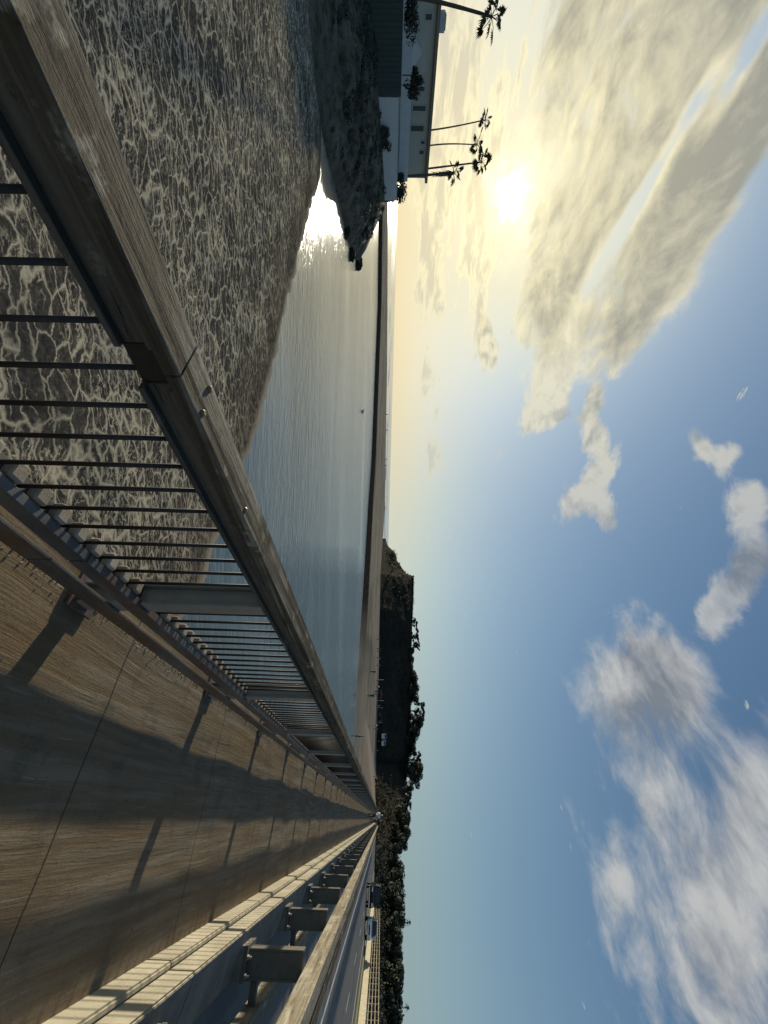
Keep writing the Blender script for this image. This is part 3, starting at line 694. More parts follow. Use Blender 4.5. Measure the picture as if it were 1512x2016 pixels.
# ------------------------------------------------------------------ palms
def palm(base, top, rad, label, seed, bend=0.0, crown=1.0, skirt=False):
    base, top = Vector(base), Vector(top)
    t = thing('palm_tree', label, 'palm tree', base, 0, 'fan palms by the house')
    rn = random.Random(seed); v = top-base; n = 14; pts = []; rr = []
    side = v.cross(FW).normalized()
    for i in range(n+1):
        s = i/n; pts.append(v*s + side*(bend*math.sin(math.pi*s))); rr.append(rad*(1.25-.5*s)*(1+.05*rn.uniform(-1,1)))
    rr[0] *= 1.4
    if skirt:
        for i in range(n+1):
            if i/n > .72: rr[i] *= 1.55 + .15*rn.uniform(-1,1)
    MB().tube(pts, rr, 10).build('trunk', M['bark'], t, smooth=True)
    mb = MB(); c = v
    nf = 11
    for k in range(nf):
        az = 2*math.pi*(k*.381966) ; el = math.asin(-.55 + 1.5*(k+.5)/nf) if -.55+1.5*(k+.5)/nf < 1 else 1.4
        el += rn.uniform(-.15,.15)
        d = Vector((math.cos(az)*math.cos(el), math.sin(az)*math.cos(el), math.sin(el)))
        Lp = crown*rn.uniform(.75,1.25); tip = c + d*Lp - Z*(.12*Lp*Lp)
        mb.tube([c, c+d*Lp*.55, tip], [.035,.028,.02], 4)
        fd = (tip-(c+d*Lp*.5)).normalized(); sd_ = fd.cross(Vector((rn.gauss(0,.4), rn.gauss(0,.4), 1))).normalized(); nn = sd_.cross(fd)
        R_ = crown*rn.uniform(.55,.8)
        for j in range(17):
            th = R(-125 + 250*j/16) + rn.uniform(-.06,.06)
            e = fd*math.cos(th) + sd_*math.sin(th); w_ = e.cross(nn).normalized()*(.075*crown)
            ln = R_*(1.0-.25*abs(j-8)/8)*rn.uniform(.85,1.1)
            m_ = tip + e*ln*.55; dr = -Z*(.16*ln) - nn*.05*ln
            mb.add([tip, m_-w_, m_+w_, tip+e*ln+dr], [(0,1,2),(1,3,2)])
    mb.build('crown', M['palm_leaf'], t)
    if skirt:
        sk = MB()
        for k in range(70):
            az = rn.uniform(0, 6.28); s = rn.uniform(.66,.99); p = v*s; r_ = rad*1.3
            a = p + Vector((math.cos(az)*r_, math.sin(az)*r_, 0)); b2 = a + Vector((math.cos(az)*.16, math.sin(az)*.16, -.55)); tn = Vector((-math.sin(az), math.cos(az), 0))*.07
            sk.add([a-tn, a+tn, b2], [(0,1,2)])
        sk.build('dead_leaf_skirt', M['bark'], t)
    return t
def ptop(ix, iy, dep): return tuple(at_depth(ix, iy, dep))
def pbase(ix, iy, dep, z): q = at_depth(ix, iy, dep); return (q.x, q.y, z)
palm(pbase(745,338,56,1.8), ptop(948,319,56), .115, 'tall straight palm beside the right end of the house', 3, .0, 1.15)
palm(pbase(745,348,50,1.2), ptop(893,341,50), .15, 'short thick palm with a shaggy trunk, nearest the sun', 4, .0, .85, True)
palm(pbase(745,298,60,1.8), ptop(938,285,60), .095, 'thin bent palm between the two straight tall palms', 5, .55, .88)
palm(pbase(745,262,60,1.8), ptop(955,236,60), .10, 'slim leaning palm furthest left of the four by the roof', 6, -.25, .98)
palm(pbase(760,-12,33,1.4), ptop(968,33,33), .14, 'large leaning palm cut off by the left edge of the view', 9, .12, .95)

# rocks off the point
def rock(loc, s, label, seed):
    bm = bmesh.new(); bmesh.ops.create_icosphere(bm, subdivisions=3, radius=1)
    for v in bm.verts:
        n = fbm((v.co.x*1.3+seed, v.co.y*1.3, v.co.z*1.3))*.35; v.co *= 1+n
        v.co = Vector((v.co.x*s[0], v.co.y*s[1], v.co.z*s[2]))
    me = bpy.data.meshes.new('rock'); bm.to_mesh(me); bm.free(); me.materials.append(M['rock'])
    o = bpy.data.objects.new('rock', me); COL.objects.link(o); o.location = loc; o.rotation_euler = (0,0,YAW)
    return tag(o, label, 'rock', 'rocks at the point')
q = on_z(702,520,WATER); rock((q.x,q.y,WATER+.12), (.75,.5,.32), 'outermost low dark rock off the tip of the point', 1)
q = on_z(706,516,WATER); rock((q.x,q.y,WATER+.15), (.9,.6,.38), 'broad dark rock touching the tip of the point', 5)
q = on_z(690,500,WATER); rock((q.x,q.y,WATER+.1), (.8,.5,.4), 'dark rock at the waterline just left of the tip', 8)
q = on_z(680,455,WATER); rock((q.x,q.y,WATER+.1), (.7,.5,.35), 'dark rock at the foot of the bluff in the sun glare', 13)

# ------------------------------------------------------------------ right headland
sky_px = [(1060,757),(1066,759),(1075,763),(1085,775),(1091,780),(1102,781),(1112,788),(1122,795),(1129,800),(1133,814),(1167,814),(1210,812),(1300,810),(1400,809),(1480,806),(1540,800),(1600,797),(1660,788),(1700,779),(1740,776),(1850,769),(1900,765),(2030,765),(2120,765)]
base_dep = [(1060,300),(1130,255),(1200,235),(1300,222),(1400,212),(1500,200),(1600,165),(1700,135),(1850,110),(2000,92),(2120,80)]
base_z = [(1060,-2.2),(1500,-1.7),(1560,-.8),(1620,-.1),(2120,-.1)]
us = np.concatenate([np.arange(1060,1140,2.0), np.arange(1140,2121,5.0)])
rows = []
for u in us:
    bd = interp(base_dep, u); bz = interp(base_z, u)
    dr = ray(756, u); hd = Vector((dr.x, dr.y, 0)); b = EYE + hd*bd; b.z = bz
    run = interp([(1060,10),(1133,30),(1500,38),(1700,26),(2120,22)], u)
    rp = at_depth(interp(sky_px, u), u, bd+run); zt = max(rp.z, bz+.1)
    hn = hd.normalized(); row = [tuple(b - hn*3 - Z*1.2)]
    for i in range(22):
        s = i/21; zz = bz + (zt-bz)*(s**.7 if u < 1500 else s); p = b + hd*(run*s)
        q = Vector((p.x, p.y, zz)); amp = math.sin(math.pi*s)**.8
        n = fbm((q.x*.06, q.y*.06, zz*.12))*3.2 + fbm((q.x*.22, q.y*.22, zz*.4))*1.2
        row.append(tuple(q - hn*(amp*n) + Z*(amp*n*.15 + (0 if s < 1 else .25*mnoise.noise((u*.2,0,1))))))
    for a, h in ((12,.3),(50,.6),(160,-1.0)): row.append((rp.x+hn.x*a, rp.y+hn.y*a, zt+h-.2))
    rows.append(row)
struct(grid_mesh(np.array(rows), 'hill', M['hill']))

# trees along the headland and behind the road
def make_tree(kind, seed):
    rn = random.Random(seed); t = bpy.data.objects.new('tree', None); t.empty_display_size = .2
    mb = MB(); tk = MB()
    if kind == 'round':
        cl = [((rn.uniform(-.5,.5), rn.uniform(-.5,.5), rn.uniform(.35,.85)), rn.uniform(.16,.33)) for _ in range(17)]
        cl += [((rn.uniform(-.6,.6), rn.uniform(-.6,.6), rn.uniform(.1,.4)), rn.uniform(.15,.28)) for _ in range(8)]
        leaf_cloud(mb, cl, 3000, .06, rn, .8)
    elif kind == 'open':
        cl = [((rn.uniform(-.62,.62), rn.uniform(-.5,.5), rn.uniform(.6,.95)), rn.uniform(.09,.17)) for _ in range(16)]
        cl += [((rn.uniform(-.4,.4), rn.uniform(-.4,.4), rn.uniform(.35,.6)), rn.uniform(.07,.13)) for _ in range(6)]
        leaf_cloud(mb, cl, 2000, .05, rn, .6)
    else:  # bushy understory mass
        cl = [((rn.uniform(-.9,.9), rn.uniform(-.5,.5), rn.uniform(.15,.75)), rn.uniform(.16,.3)) for _ in range(22)]
        leaf_cloud(mb, cl, 2800, .06, rn, .8)
    tk.tube([(0,0,-.25),(.02,0,.2),(-.03,.02,.5),(.02,0,.75)], [.05,.04,.028,.012], 7)
    for c, r in cl[:9]:
        tk.tube([(0,0,.25),(c[0]*.5, c[1]*.5, .2+c[2]*.45),(c[0],c[1],c[2])], [.022,.016,.006], 5)
    return mb, tk
TREES = {}
def tree_proto(kind, seed, m):
    mb, tk = make_tree(kind, seed); return mb, tk, m
def place_tree(key, loc, w_, h_, rz, label, group):
    if key not in TREES:
        mb, tk = make_tree(*key[:2]); t = bpy.data.objects.new('tree', None); COL.objects.link(t); t.empty_display_size = .2
        mb.build('crown', M[key[2]], t); tk.build('trunk', M['bark'], t); TREES[key] = t; o = t
        o.location = loc; o.rotation_euler = (0,0,rz)
    else: o = dup(TREES[key], loc, rz)
    o.scale = (w_, w_, h_); tag(o, label, 'tree', group); return o
rn = random.Random(5)
# (row of the crown's middle, top x in the photo, half width px, kind, label)
TREE_LIST = [
 (1226,822,11,'open','small windblown tree nearest the seaward end of the headland skyline'),
 (1256,824,14,'open','ragged open tree second from the headland end'),
 (1270,827,8,'open','thin forked tree with sky showing through, third from the headland end'),
 (1286,818,11,'round','small rounded tree just right of the thin forked tree'),
 (1316,816,13,'mass','low wide thicket on the skyline above the pale cliff patch'),
 (1336,821,15,'round','dark rounded tree at the start of the tall skyline clump'),
 (1364,826,17,'round','big rounded tree left of the tallest tree on the headland'),
 (1400,837,17,'open','tallest airy tree on the headland skyline with light gaps'),
 (1424,833,15,'round','dense leaning tree right beside the tallest headland tree'),
 (1448,822,15,'round','dark rounded tree above the person at the water edge'),
 (1470,820,12,'round','rounded tree behind the white vans, left of the gap'),
 (1495,830,12,'open','airy twin topped tree left of the last tall tree'),
 (1520,833,17,'round','last tall tree on the skyline before it drops to the bridge'),
 (1552,814,8,'round','small pointed tree in the dip right of the last tall tree'),
 (1574,811,13,'open','loose grey tree left above the walkers'),
 (1596,810,13,'round','dark tree straight above the walkers'),
 (1622,809,16,'round','dark tree right above the walkers'),
 (1650,806,15,'round','dark tree above the start of the white posts'),
 (1668,792,6,'open','thin low tree at the step in the tree line'),
 (1690,790,14,'round','low dark tree left of the black car'),
 (1724,796,18,'round','rounded tree above the left side of the black car'),
 (1752,789,13,'open','grey open tree above the black car'),
 (1782,799,21,'round','large rounded tree above the gap between the two cars'),
 (1812,790,14,'open','loose tree above the silver car'),
 (1838,792,17,'round','rounded tree right above the silver car'),
 (1872,786,14,'round','low tree over the start of the far fence'),
 (1908,794,20,'round','broad tree left of the rightmost dip in the tree line'),
 (1938,800,20,'round','large rounded tree second from the right edge of the view'),
 (1970,790,16,'open','loose tree near the right edge of the view'),
 (2004,790,22,'round','rounded tree cut by the right edge of the view'),
]
for i, (iy, ix, hw, kind, lab) in enumerate(TREE_LIST):
    bd = interp(base_dep, iy) + (34 if iy < 1540 else 16) + rn.uniform(-3,3)
    tp = at_depth(ix, iy, bd); foot = at_depth(interp(sky_px, iy)-3, iy, bd)
    pw = 1.22 * hw * bd / F_PX * (1 + ((iy-1008)/F_PX)**2)**.5
    drop = {'round': 1.0, 'open': 1.0, 'mass': 1.0}[kind]
    hgt = max(tp.z - foot.z, pw*1.25)
    key = (kind, 20 + i % (4 if kind == 'round' else 3), 'leaf2' if kind == 'open' and i % 2 else 'leaf')
    z0 = tp.z - hgt*1.02
    place_tree(key, (foot.x, foot.y, z0), pw*1.35, hgt, rn.uniform(0, 6.28), lab, 'trees along the skyline')
# far palms poking over the trees at the right
for iy, ix, lab in ((1816,804,'tiny distant palm sticking out above the trees over the silver car'), (1984,801,'tiny distant palm sticking out above the trees near the right edge')):
    bd = 150; p = at_depth(ix, iy, bd); pal = thing('palm_tree', lab, 'palm tree', (p.x, p.y, p.z-8), 0, 'far palms over the trees')
    MB().tube([(0,0,0),(.1,0,4),(0,0,8)], [.22,.18,.14], 7).build('trunk', M['bark'], pal)
    mb = MB(); r2 = random.Random(iy)
    for k in range(34):
        az = r2.uniform(0,6.28); el = r2.uniform(-.6,1.3); d_ = Vector((math.cos(az)*math.cos(el), math.sin(az)*math.cos(el), math.sin(el))); s_ = d_.cross(Z).normalized()*.16
        mb.add([Vector((0,0,8)), Vector((0,0,8))+d_*.8-s_, Vector((0,0,8))+d_*1.5-Z*.4, Vector((0,0,8))+d_*.8+s_], [(0,1,2,3)])
    mb.build('crown', M['palm_leaf'], pal)
# undergrowth on the slope and tufts along the skyline
mb = MB(); r2 = random.Random(3)
for i in range(330):
    u = r2.uniform(1082, 2060) if i > 90 else r2.uniform(1080, 1200); s = r2.random()**.8
    bd = interp(base_dep, u); run = interp([(1060,10),(1133,30),(1500,38),(1700,26),(2120,22)], u)
    bz = interp(base_z, u); zt = at_depth(interp(sky_px, u), u, bd+run).z
    hd = ray(756, u); p = EYE + Vector((hd.x, hd.y, 0))*(bd+run*s); p.z = bz + (zt-bz)*(s**.7 if u < 1500 else s)
    r = r2.uniform(.7, 2.0)*(.55 if u > 1700 else 1)
    leaf_cloud(mb, [(p, r), (p+Vector((r2.uniform(-2,2), r2.uniform(-2,2), .3)), r*.7)], 55, .30*(.6 if u > 1700 else 1), r2, .8)
for i in range(170):
    u = 1133 + i*.55; bd = interp(base_dep, u); p = at_depth(interp(sky_px, u)-.3, u, bd+30)
    leaf_cloud(mb, [(p, r2.uniform(.3,.8))], 9, .22, r2, 1.0)
for i in range(620):
    u = r2.uniform(1535, 2080); s = r2.uniform(-.45, .72)
    bd = interp(base_dep, u); run = interp([(1060,10),(1133,30),(1500,38),(1700,26),(2120,22)], u)
    bz = interp(base_z, u); zt = at_depth(interp(sky_px, u), u, bd+run).z
    hd = ray(756, u); p = EYE + Vector((hd.x, hd.y, 0))*(bd+run*s); p.z = bz + max(0, s)*(zt-bz) + r2.uniform(0, .7)
    r = r2.uniform(.8, 1.7)
    leaf_cloud(mb, [(p, r), (p+Vector((r2.uniform(-2,2), r2.uniform(-2,2), .5)), r*.7)], 75, .26, r2, .9)
tag(mb.build('undergrowth', M['leaf_dark']), 'dark scrub covering the slope of the headland', 'scrub', kind='stuff')

# ------------------------------------------------------------------ bridge deck, walkway, road
Y0, Y1 = -6.0, 118.0
deck = MB(); deck.box(-.985, 15.5, Y0, Y1, -.75, -.03); struct(deck.build('bridge_deck', M['conc_top']))
ys = np.concatenate([np.arange(-4, 30, .09), np.arange(30, Y1+8, .6)]); xs = np.linspace(-1.0, .84, 42)
P = np.zeros((len(xs), len(ys), 3))
for i, x in enumerate(xs):
    for j, y in enumerate(ys):
        wv = .011*mnoise.noise((x*.9, y*.75, 0)) + .006*mnoise.noise((x*2.2, y*1.9, 4)) + .0035*mnoise.noise((x*9, y*.9, 8)) if y < 60 else 0
        P[i,j] = (x, y, wv)
struct(grid_mesh(P, 'walkway', M['walk']))
rd = MB(); rd.add([(1.19,Y0,-.02),(12.9,Y0,-.02),(12.9,260,-.02),(1.19,260,-.02)], [(0,1,2,3)]); struct(rd.build('road', M['road']))
mk = MB()
def strip(mb, x0, x1, y0, y1, z=-.014): mb.add([(x0,y0,z),(x1,y0,z),(x1,y1,z),(x0,y1,z)], [(0,1,2,3)])
strip(mk, 4.85, 5.0, Y0, 240); strip(mk, 3.1, 3.22, Y0, 240)
y = -2.0
while y < 240: strip(mk, 8.35, 8.5, y, y+3); y += 9
struct(mk.build('road_lane_markings', M['paint_white']))
mk = MB(); strip(mk, 11.2, 11.55, Y0, 240); struct(mk.build('road_edge_marking', M['paint_yellow']))
vg = MB(); vg.box(12.9, 14.1, Y0, 240, -.3, .10); struct(vg.build('verge', M['grass']))
# land at the far end of the bridge
gl = MB(); prof = []
ga = []
for y in np.arange(112, 330, 6.0):
    k = min(1, (y-112)/40)
    if y == 112: ga.append([(-46, 104, -4.4), (-24, 104, -4.2), (-9, 104, -4.0), (-2, 104, -3.8), (16, 104, -3.6), (60, 104, -3.6), (160, 104, -3.6)])
    ga.append([(-34+10*mnoise.noise((y*.05,0,0))-y*.10, y, -3.9), (-14+4*mnoise.noise((y*.07,1,0))-y*.06, y, -3.0), (-6, y, -.8+.4*mnoise.noise((y*.1,3,0))), (-2.0, y, -.08), (16, y, -.08), (60, y, -.3), (160, y, .2)])
struct(grid_mesh(np.array(ga), 'ground', mat('abutment_ground', lambda t, b: t.put(b.inputs['Base Color'], t.mix(t.noise(geo(t), .5, 5, .7), (.12,.09,.06), (.30,.22,.14))))))

# ------------------------------------------------------------------ left railing
OX = -.88
rl = thing('bridge_railing', 'weathered timber topped railing with thin dark bars on the seaward side of the walkway', 'railing', (OX, 0, 0))
def rbox(mb, x0, x1, y0, y1, z0, z1): mb.box(x0-OX, x1-OX, y0, y1, z0, z1)
joints = [-3.2, .574] + [.574+3.95*k for k in range(1, 28)]
for a, b_ in zip(joints[:-1], joints[1:]):
    mb = MB(); rbox(mb, -.948, -.815, a+.001, b_-.001, 1.062, 1.10); mb.build('handrail', M['timber'], rl, .0025)
    mb = MB(); rbox(mb, -.925, -.825, a+.05, b_-.06, 1.046, 1.059); rbox(mb, -.92, -.855, a+.05, b_-.06, .982, 1.045); rbox(mb, -.93, -.835, a+.05, b_-.06, .965, .981)
    mb.build('under_rail', M['rail_grey'], rl, .002)
    mb = MB(); rbox(mb, -.915, -.86, b_-.058, b_+.048, .97, 1.04); mb.build('gap_shade_block', M['dark_steel'], rl, .003)  # near-black block stands in for the shade inside the rail gap
for (x_, y_) in ((-.92, .685), (-.838, .70), (-.838, 1.12)):
    mb = MB(); mb.tube([(x_-OX, y_, 1.10), (x_-OX, y_, 1.105), (x_-OX, y_, 1.109)], [.010,.010,.006], 10); mb.build('bolt', M['bolt'], rl)
PP = 1.97
posts = [1.93 + PP*k for k in range(-2, 53)]
def in_post(y): return any(abs(y-(p+.05)) < .085 for p in posts)
pm = None
for k, py in enumerate(posts):
    if pm is None:
        mb = MB(); rbox(mb, -.95, -.936, 0, .10, -.02, .964); rbox(mb, -.846, -.832, 0, .10, -.02, .964); rbox(mb, -.9355, -.8465, .035, .048, -.02, .964)
        pm = mb.build('post', M['galv'], rl, .002); pm.location.y = py
        pl = MB(); rbox(pl, -1.0, -.80, -.05, .15, .008, .024); bp = pl.build('base_plate', M['steel'], pm, .002)
        kids_ = [bp]
    else:
        c = pm.copy(); COL.objects.link(c); c.location.y = py
        for ch in kids_:
            e = ch.copy(); COL.objects.link(e); e.parent = c
by = [.236-.1195*3 + .1195*k for k in range(870)]
by = [y for y in by if not in_post(y)]
bm0 = blk0 = None
far_b = MB(); far_k = MB()
for i, y in enumerate(by):
    if i < 100:
        if bm0 is None:
            mb = MB(); mb.tube([(0,0,.30),(0,0,.966)], .0078, 8); bm0 = mb.build('baluster', M['dark_steel'], rl, smooth=True)
            mb = MB(); mb.box(-.045,.022,.030,.090,.318,.366); blk0 = mb.build('spacer_block', M['block'], rl, .007)
            bm0.location.y = y; blk0.location.y = y
        else:
            for s_ in (bm0, blk0):
                c = s_.copy(); COL.objects.link(c); c.location.y = y + (random.uniform(-.004,.004) if s_ is blk0 else 0)
    elif y < 104:
        far_b.box(-.009,.009,y-.009,y+.009,.30,.966); far_k.box(-.045,.022,y+.030,y+.090,.318,.366)
o = far_b.build('baluster_run', M['dark_steel'], rl); o['kind'] = 'stuff'
o = far_k.build('spacer_run', M['block'], rl); o['kind'] = 'stuff'
mb = MB(); rbox(mb, -.93, -.852, -3, 104, .300, .317); mb.build('bottom_rail', M['steel'], rl, .002)
for a, b_ in zip(joints[:-1], joints[1:]):
    a += .9; b_ += .9
    mb = MB(); rbox(mb, -.828, -.815, a+.004, b_-.004, .272, .345); rbox(mb, -.850, -.812, a+.004, b_-.004, .3455, .354)
    mb.build('curb_channel', M['steel'], rl, .0015)
    mb = MB(); rbox(mb, -.831, -.817, a+.004, b_-.004, .092, .198)
    mb.build('curb_plate', M['steel'], rl, .0015)
# sand and grit gathered at the foot of the rail
mb = MB(); r2 = random.Random(2)
for i in range(700):
    y = r2.uniform(.9, 9); x = -.86 + abs(r2.gauss(0,.035)) - .05; s = r2.uniform(.003,.010)
    a = r2.uniform(0,3); c, sn = math.cos(a)*s, math.sin(a)*s
    mb.add([(x+c,y+sn,.004),(x-sn,y+c,.004),(x-c,y-sn,.004),(x+sn,y-c,.004),(x,y,.004+s)], [(0,1,4),(1,2,4),(2,3,4),(3,0,4)])
tag(mb.build('grit', M['block']), 'loose sand and grit gathered at the foot of the seaward railing', 'grit', kind='stuff')

# ------------------------------------------------------------------ right parapet wall and guard rail
pw = thing('parapet_wall', 'low pale concrete wall with a stepped face between walkway and road', 'wall', (.83, 0, 0))
XW = .83; WL = 2.45; first = None
def wall_seg():
    mb = MB(); mb.add([(.045,y_,z_) if i_ in (0,3) else (.41,y_,z_) for i_, (y_, z_) in enumerate([(.005,-.02),(.005,-.02),(WL-.005,-.02),(WL-.005,-.02)])] + [(.045,.005,.352),(.41,.005,.262),(.41,WL-.005,.262),(.045,WL-.005,.352)], [(3,2,1,0),(4,5,6,7),(0,1,5,4),(1,2,6,5),(2,3,7,6),(3,0,4,7)]); mb.box(0, .0445, .005, WL-.005, -.02, .175)
    return mb
WL = 2.58
for k in range(-2, 46):
    y = 4.15 - 2*WL + WL*(k+1)
    if first is None:
        first = wall_seg().build('wall_segment', M['conc_wall'], pw, .012, seg=2)
        tp_ = MB().add([(.058,.012,.330),(.405,.012,.25),(.405,WL-.012,.25),(.058,WL-.012,.330),(.062,.012,.3535),(.402,.012,.2675),(.402,WL-.012,.2675),(.062,WL-.012,.3535)], [(3,2,1,0),(4,5,6,7),(0,1,5,4),(1,2,6,5),(2,3,7,6),(3,0,4,7)]).build('top_face', M['conc_top'], first, .002)  # top coloured darker grey and tilted from the sun to look unlit
        first.location.y = y
    else:
        c = first.copy(); COL.objects.link(c); c.location.y = y
        e = tp_.copy(); COL.objects.link(e); e.parent = c
gr = thing('guard_rail', 'timber guard rail on steel posts bolted to the low wall beside the road', 'guard rail', (1.10, 0, 0))
proto = None
for k in range(-1, 49):
    y = 3.45 + 2.13*k
    if proto is None:
        mb = MB(); mb.box(-.085,-.065,0,.14,.39,.903); mb.box(.105,.125,0,.14,.39,.903); mb.box(-.064,.104,.060,.078,.39,.903)
        mb.box(-.064,.104,.0,.010,.39,.903)
        proto = mb.build('post', M['post_steel'], gr, .002); proto.location.y = y
        kids = [MB().box(-.115,.128,-.07,.25,.3575,.389).build('base_plate', M['post_steel'], proto, .003)]
        kids.append(MB().box(-.112,.125,-.065,.245,.25,.357).build('grout_pad', M['conc_top'], proto, .004))
        for (bx, by_) in ((-.03,-.04),(.09,-.04),(-.03,.205),(.09,.205)):
            b_ = MB(); b_.tube([(bx,by_,.389),(bx,by_,.407)], .021, 6); b_.tube([(bx,by_,.407),(bx,by_,.43)], .012, 8)
            kids.append(b_.build('bolt', M['galv'], proto))
    else:
        c = proto.copy(); COL.objects.link(c); c.location.y = y
        for ch in kids:
            e = ch.copy(); COL.objects.link(e); e.parent = c
    MB().box(.216, .274, y+.02, y+.12, .95, 1.03).build('rail_bracket', M['post_steel'], gr)
    MB().box(.126, .284, y+.03, y+.11, .44, .50).build('lower_bracket', M['post_steel'], gr)
y = -3.0
while y < 104:
    MB().box(.05, .215, y+.004, y+5.996, .905, 1.078).build('timber_rail', M['timber_pale'], gr, .008)
    MB().box(.275, .39, y+.004, y+5.996, .96, 1.066).build('outer_rail', M['timber'], gr, .006)
    MB().box(.285, .42, y+.004, y+5.996, .40, .54).build('lower_rail', M['timber_pale'], gr, .006)
    y += 6
# ------------------------------------------------------------------ far side fence of the road
ff = thing('roadside_fence', 'pale rail fence on a low kerb wall along the far side of the road', 'fence', (14.3, 0, 0))
MB().box(-.2, .15, Y0, 112, .0, .72).build('kerb_wall', M['conc_wall'], ff, .02)
fz = [(.86,.94),(1.18,1.26),(1.50,1.58),(1.82,1.90)]
for z0, z1 in fz: MB().box(-.06, -.01, Y0, 112, z0, z1).build('rail', M['timber_pale'], ff)
pp = None
for k in range(-2, 56):
    if pp is None: pp = MB().box(-.009, .08, 0, .09, .721, 1.95).build('post', M['timber_pale'], ff); pp.location.y = 2.0*k
    else: c = pp.copy(); COL.objects.link(c); c.location.y = 2.0*k

# ------------------------------------------------------------------ vehicles
def car(name, label, cat, loc, rz, paint, L=4.5, W=1.85, H=1.5, suv=True, group=None, van=False):
    t = thing(name, label, cat, loc, rz, group)
    hl_ = L/2; w2 = W/2; g = .28; belt = H*.58
    if van: prof = [(-hl_,g),(-hl_,H*.95),(-hl_+.15,H),(hl_-1.3,H),(hl_-.45,belt+.1),(hl_,belt-.15),(hl_,g)]; cab = None
    else: prof = [(-hl_,g+.1),(-hl_+.03,belt-.05),(-hl_+.12,belt),(hl_-1.25,belt),(hl_-.25,belt-.16),(hl_-.02,belt-.32),(hl_,g+.05),(hl_-.1,g),(-hl_+.1,g)]
    body = MB().prism(prof, -w2, w2).build('body', paint, t, .06, True, 2)
    for p in body.data.polygons: p.use_smooth = False
    if not van:
        r0, r1 = (-hl_+.10, .55) if suv else (-hl_+.75, .35)
        c0, c1 = (-hl_+.35, .0) if suv else (-hl_+1.35, -.15)
        zb, zt_ = belt+.002, H; bw, tw = w2-.06, w2-.24
        V = [(-bw,r0,zb),(bw,r0,zb),(bw,r1+.45,zb),(-bw,r1+.45,zb),(-tw,c0,zt_),(tw,c0,zt_),(tw,c1+.2,zt_),(-tw,c1+.2,zt_)]
        MB().add(V, [(3,2,1,0),(4,5,6,7),(0,1,5,4),(1,2,6,5),(2,3,7,6),(3,0,4,7)]).build('cabin', paint, t, .04, False, 2)
        def face(q, ins=.14, out=.012, nm='window'):
            P_ = [Vector(V[i]) for i in q]; c = sum(P_, Vector())/4; n = (P_[1]-P_[0]).cross(P_[2]-P_[0]).normalized()
            if n.dot(c-Vector((0,0,(zb+zt_)/2))) < 0: n = -n
            Q = [p.lerp(c, ins)+n*out for p in P_]; Q2 = [p - n*(out+.02) for p in Q]
            MB().add(Q+Q2, [(0,1,2,3),(7,6,5,4)]+[(i,(i+1)%4,4+(i+1)%4,4+i) for i in range(4)]).build(nm, M['glass'], t)
        face((0,1,5,4)); face((2,3,7,6), nm='windscreen'); face((1,2,6,5)); face((3,0,4,7))
    else:
        for s in (-1,1): MB().box(min(s*w2, s*(w2+.01)), max(s*w2, s*(w2+.01)), hl_-2.1, hl_-1.25, belt+.1, H*.9).build('window', M['glass'], t)
        MB().add([(-w2+.15,hl_-1.22,H-.06),(w2-.15,hl_-1.22,H-.06),(w2-.15,hl_-.46,belt+.2),(-w2+.15,hl_-.46,belt+.2)], [(0,1,2,3)]).build('windscreen', M['glass'], t)
    for sx in (-1,1):
        for yy in (-hl_+.85, hl_-.85):
            x = sx*(w2-.09); wb = MB(); wb.tube([(x-.11,yy,.33),(x+.11,yy,.33)], .33, 18); wh = wb.build('wheel', M['tyre'], t)
            rm = MB(); rm.tube([(x+sx*.112,yy,.33),(x+sx*.12,yy,.33)], .2, 14); rm.build('rim', M['rim'], wh)
        MB().box(sx*(w2-.3)-.2, sx*(w2-.3)+.2, hl_-.10, hl_+.015, belt-.36, belt-.2).build('headlight', M['lamp'], t, .015)
        MB().box(sx*(w2-.2)-.13, sx*(w2-.2)+.13, -hl_-.012, -hl_+.04, belt-.3, belt-.08).build('tail_light', M['tail'], t, .01)
        MB().box(sx*(w2+.1)-.09, sx*(w2+.1)+.09, .45, .60, belt+.02, belt+.16).build('mirror', paint, t, .02)
    MB().box(-w2+.05, w2-.05, hl_-.02, hl_+.06, g+.06, g+.2).build('bumper', M['chrome'], t, .02)
    MB().box(-.55, .55, hl_-.05, hl_+.012, belt-.34, belt-.2).build('grille', M['tyre'], t)
    return t
def road_at(iy, x): # y on the road where the ray at that row crosses x
    d_ = ray(756, iy); return x*d_.y/d_.x
car('black_suv', 'black sport utility car driving toward us in the nearer lane', 'car', (7.9, road_at(1762, 7.9), -.02), math.pi, M['black_paint'], 4.8, 2.0, 1.85)
car('silver_car', 'silver car behind the black one near the far fence', 'car', (11.0, road_at(1828, 11.0), -.02), math.pi-.08, M['silver_paint'], 4.6, 1.85, 1.5, False)
def ground_at(ix, iy, dep, z): q = at_depth(ix, iy, dep); return (q.x, q.y, z)
car('parked_van', 'left of two white vans parked below the wooded headland', 'van', ground_at(752,1449,205,.6), YAW-.5+math.pi, M['white_paint'], 5.4, 2.1, 2.6, van=True)
car('parked_van', 'right and smaller of two white vans parked below the headland', 'van', ground_at(752,1462,205,.6), YAW-.35+math.pi, M['white_paint'], 4.6, 2.0, 2.4, van=True)
car('parked_car', 'red car parked at the foot of the dark headland', 'car', ground_at(747,1367,213,-.8), YAW+1.57, M['red_paint'], 4.6, 1.8, 1.45, False)
car('parked_car', 'black car parked right of the red car below the headland', 'car', ground_at(747,1412,208,-.8), YAW+1.4, M['black_paint'], 4.5, 1.8, 1.5)
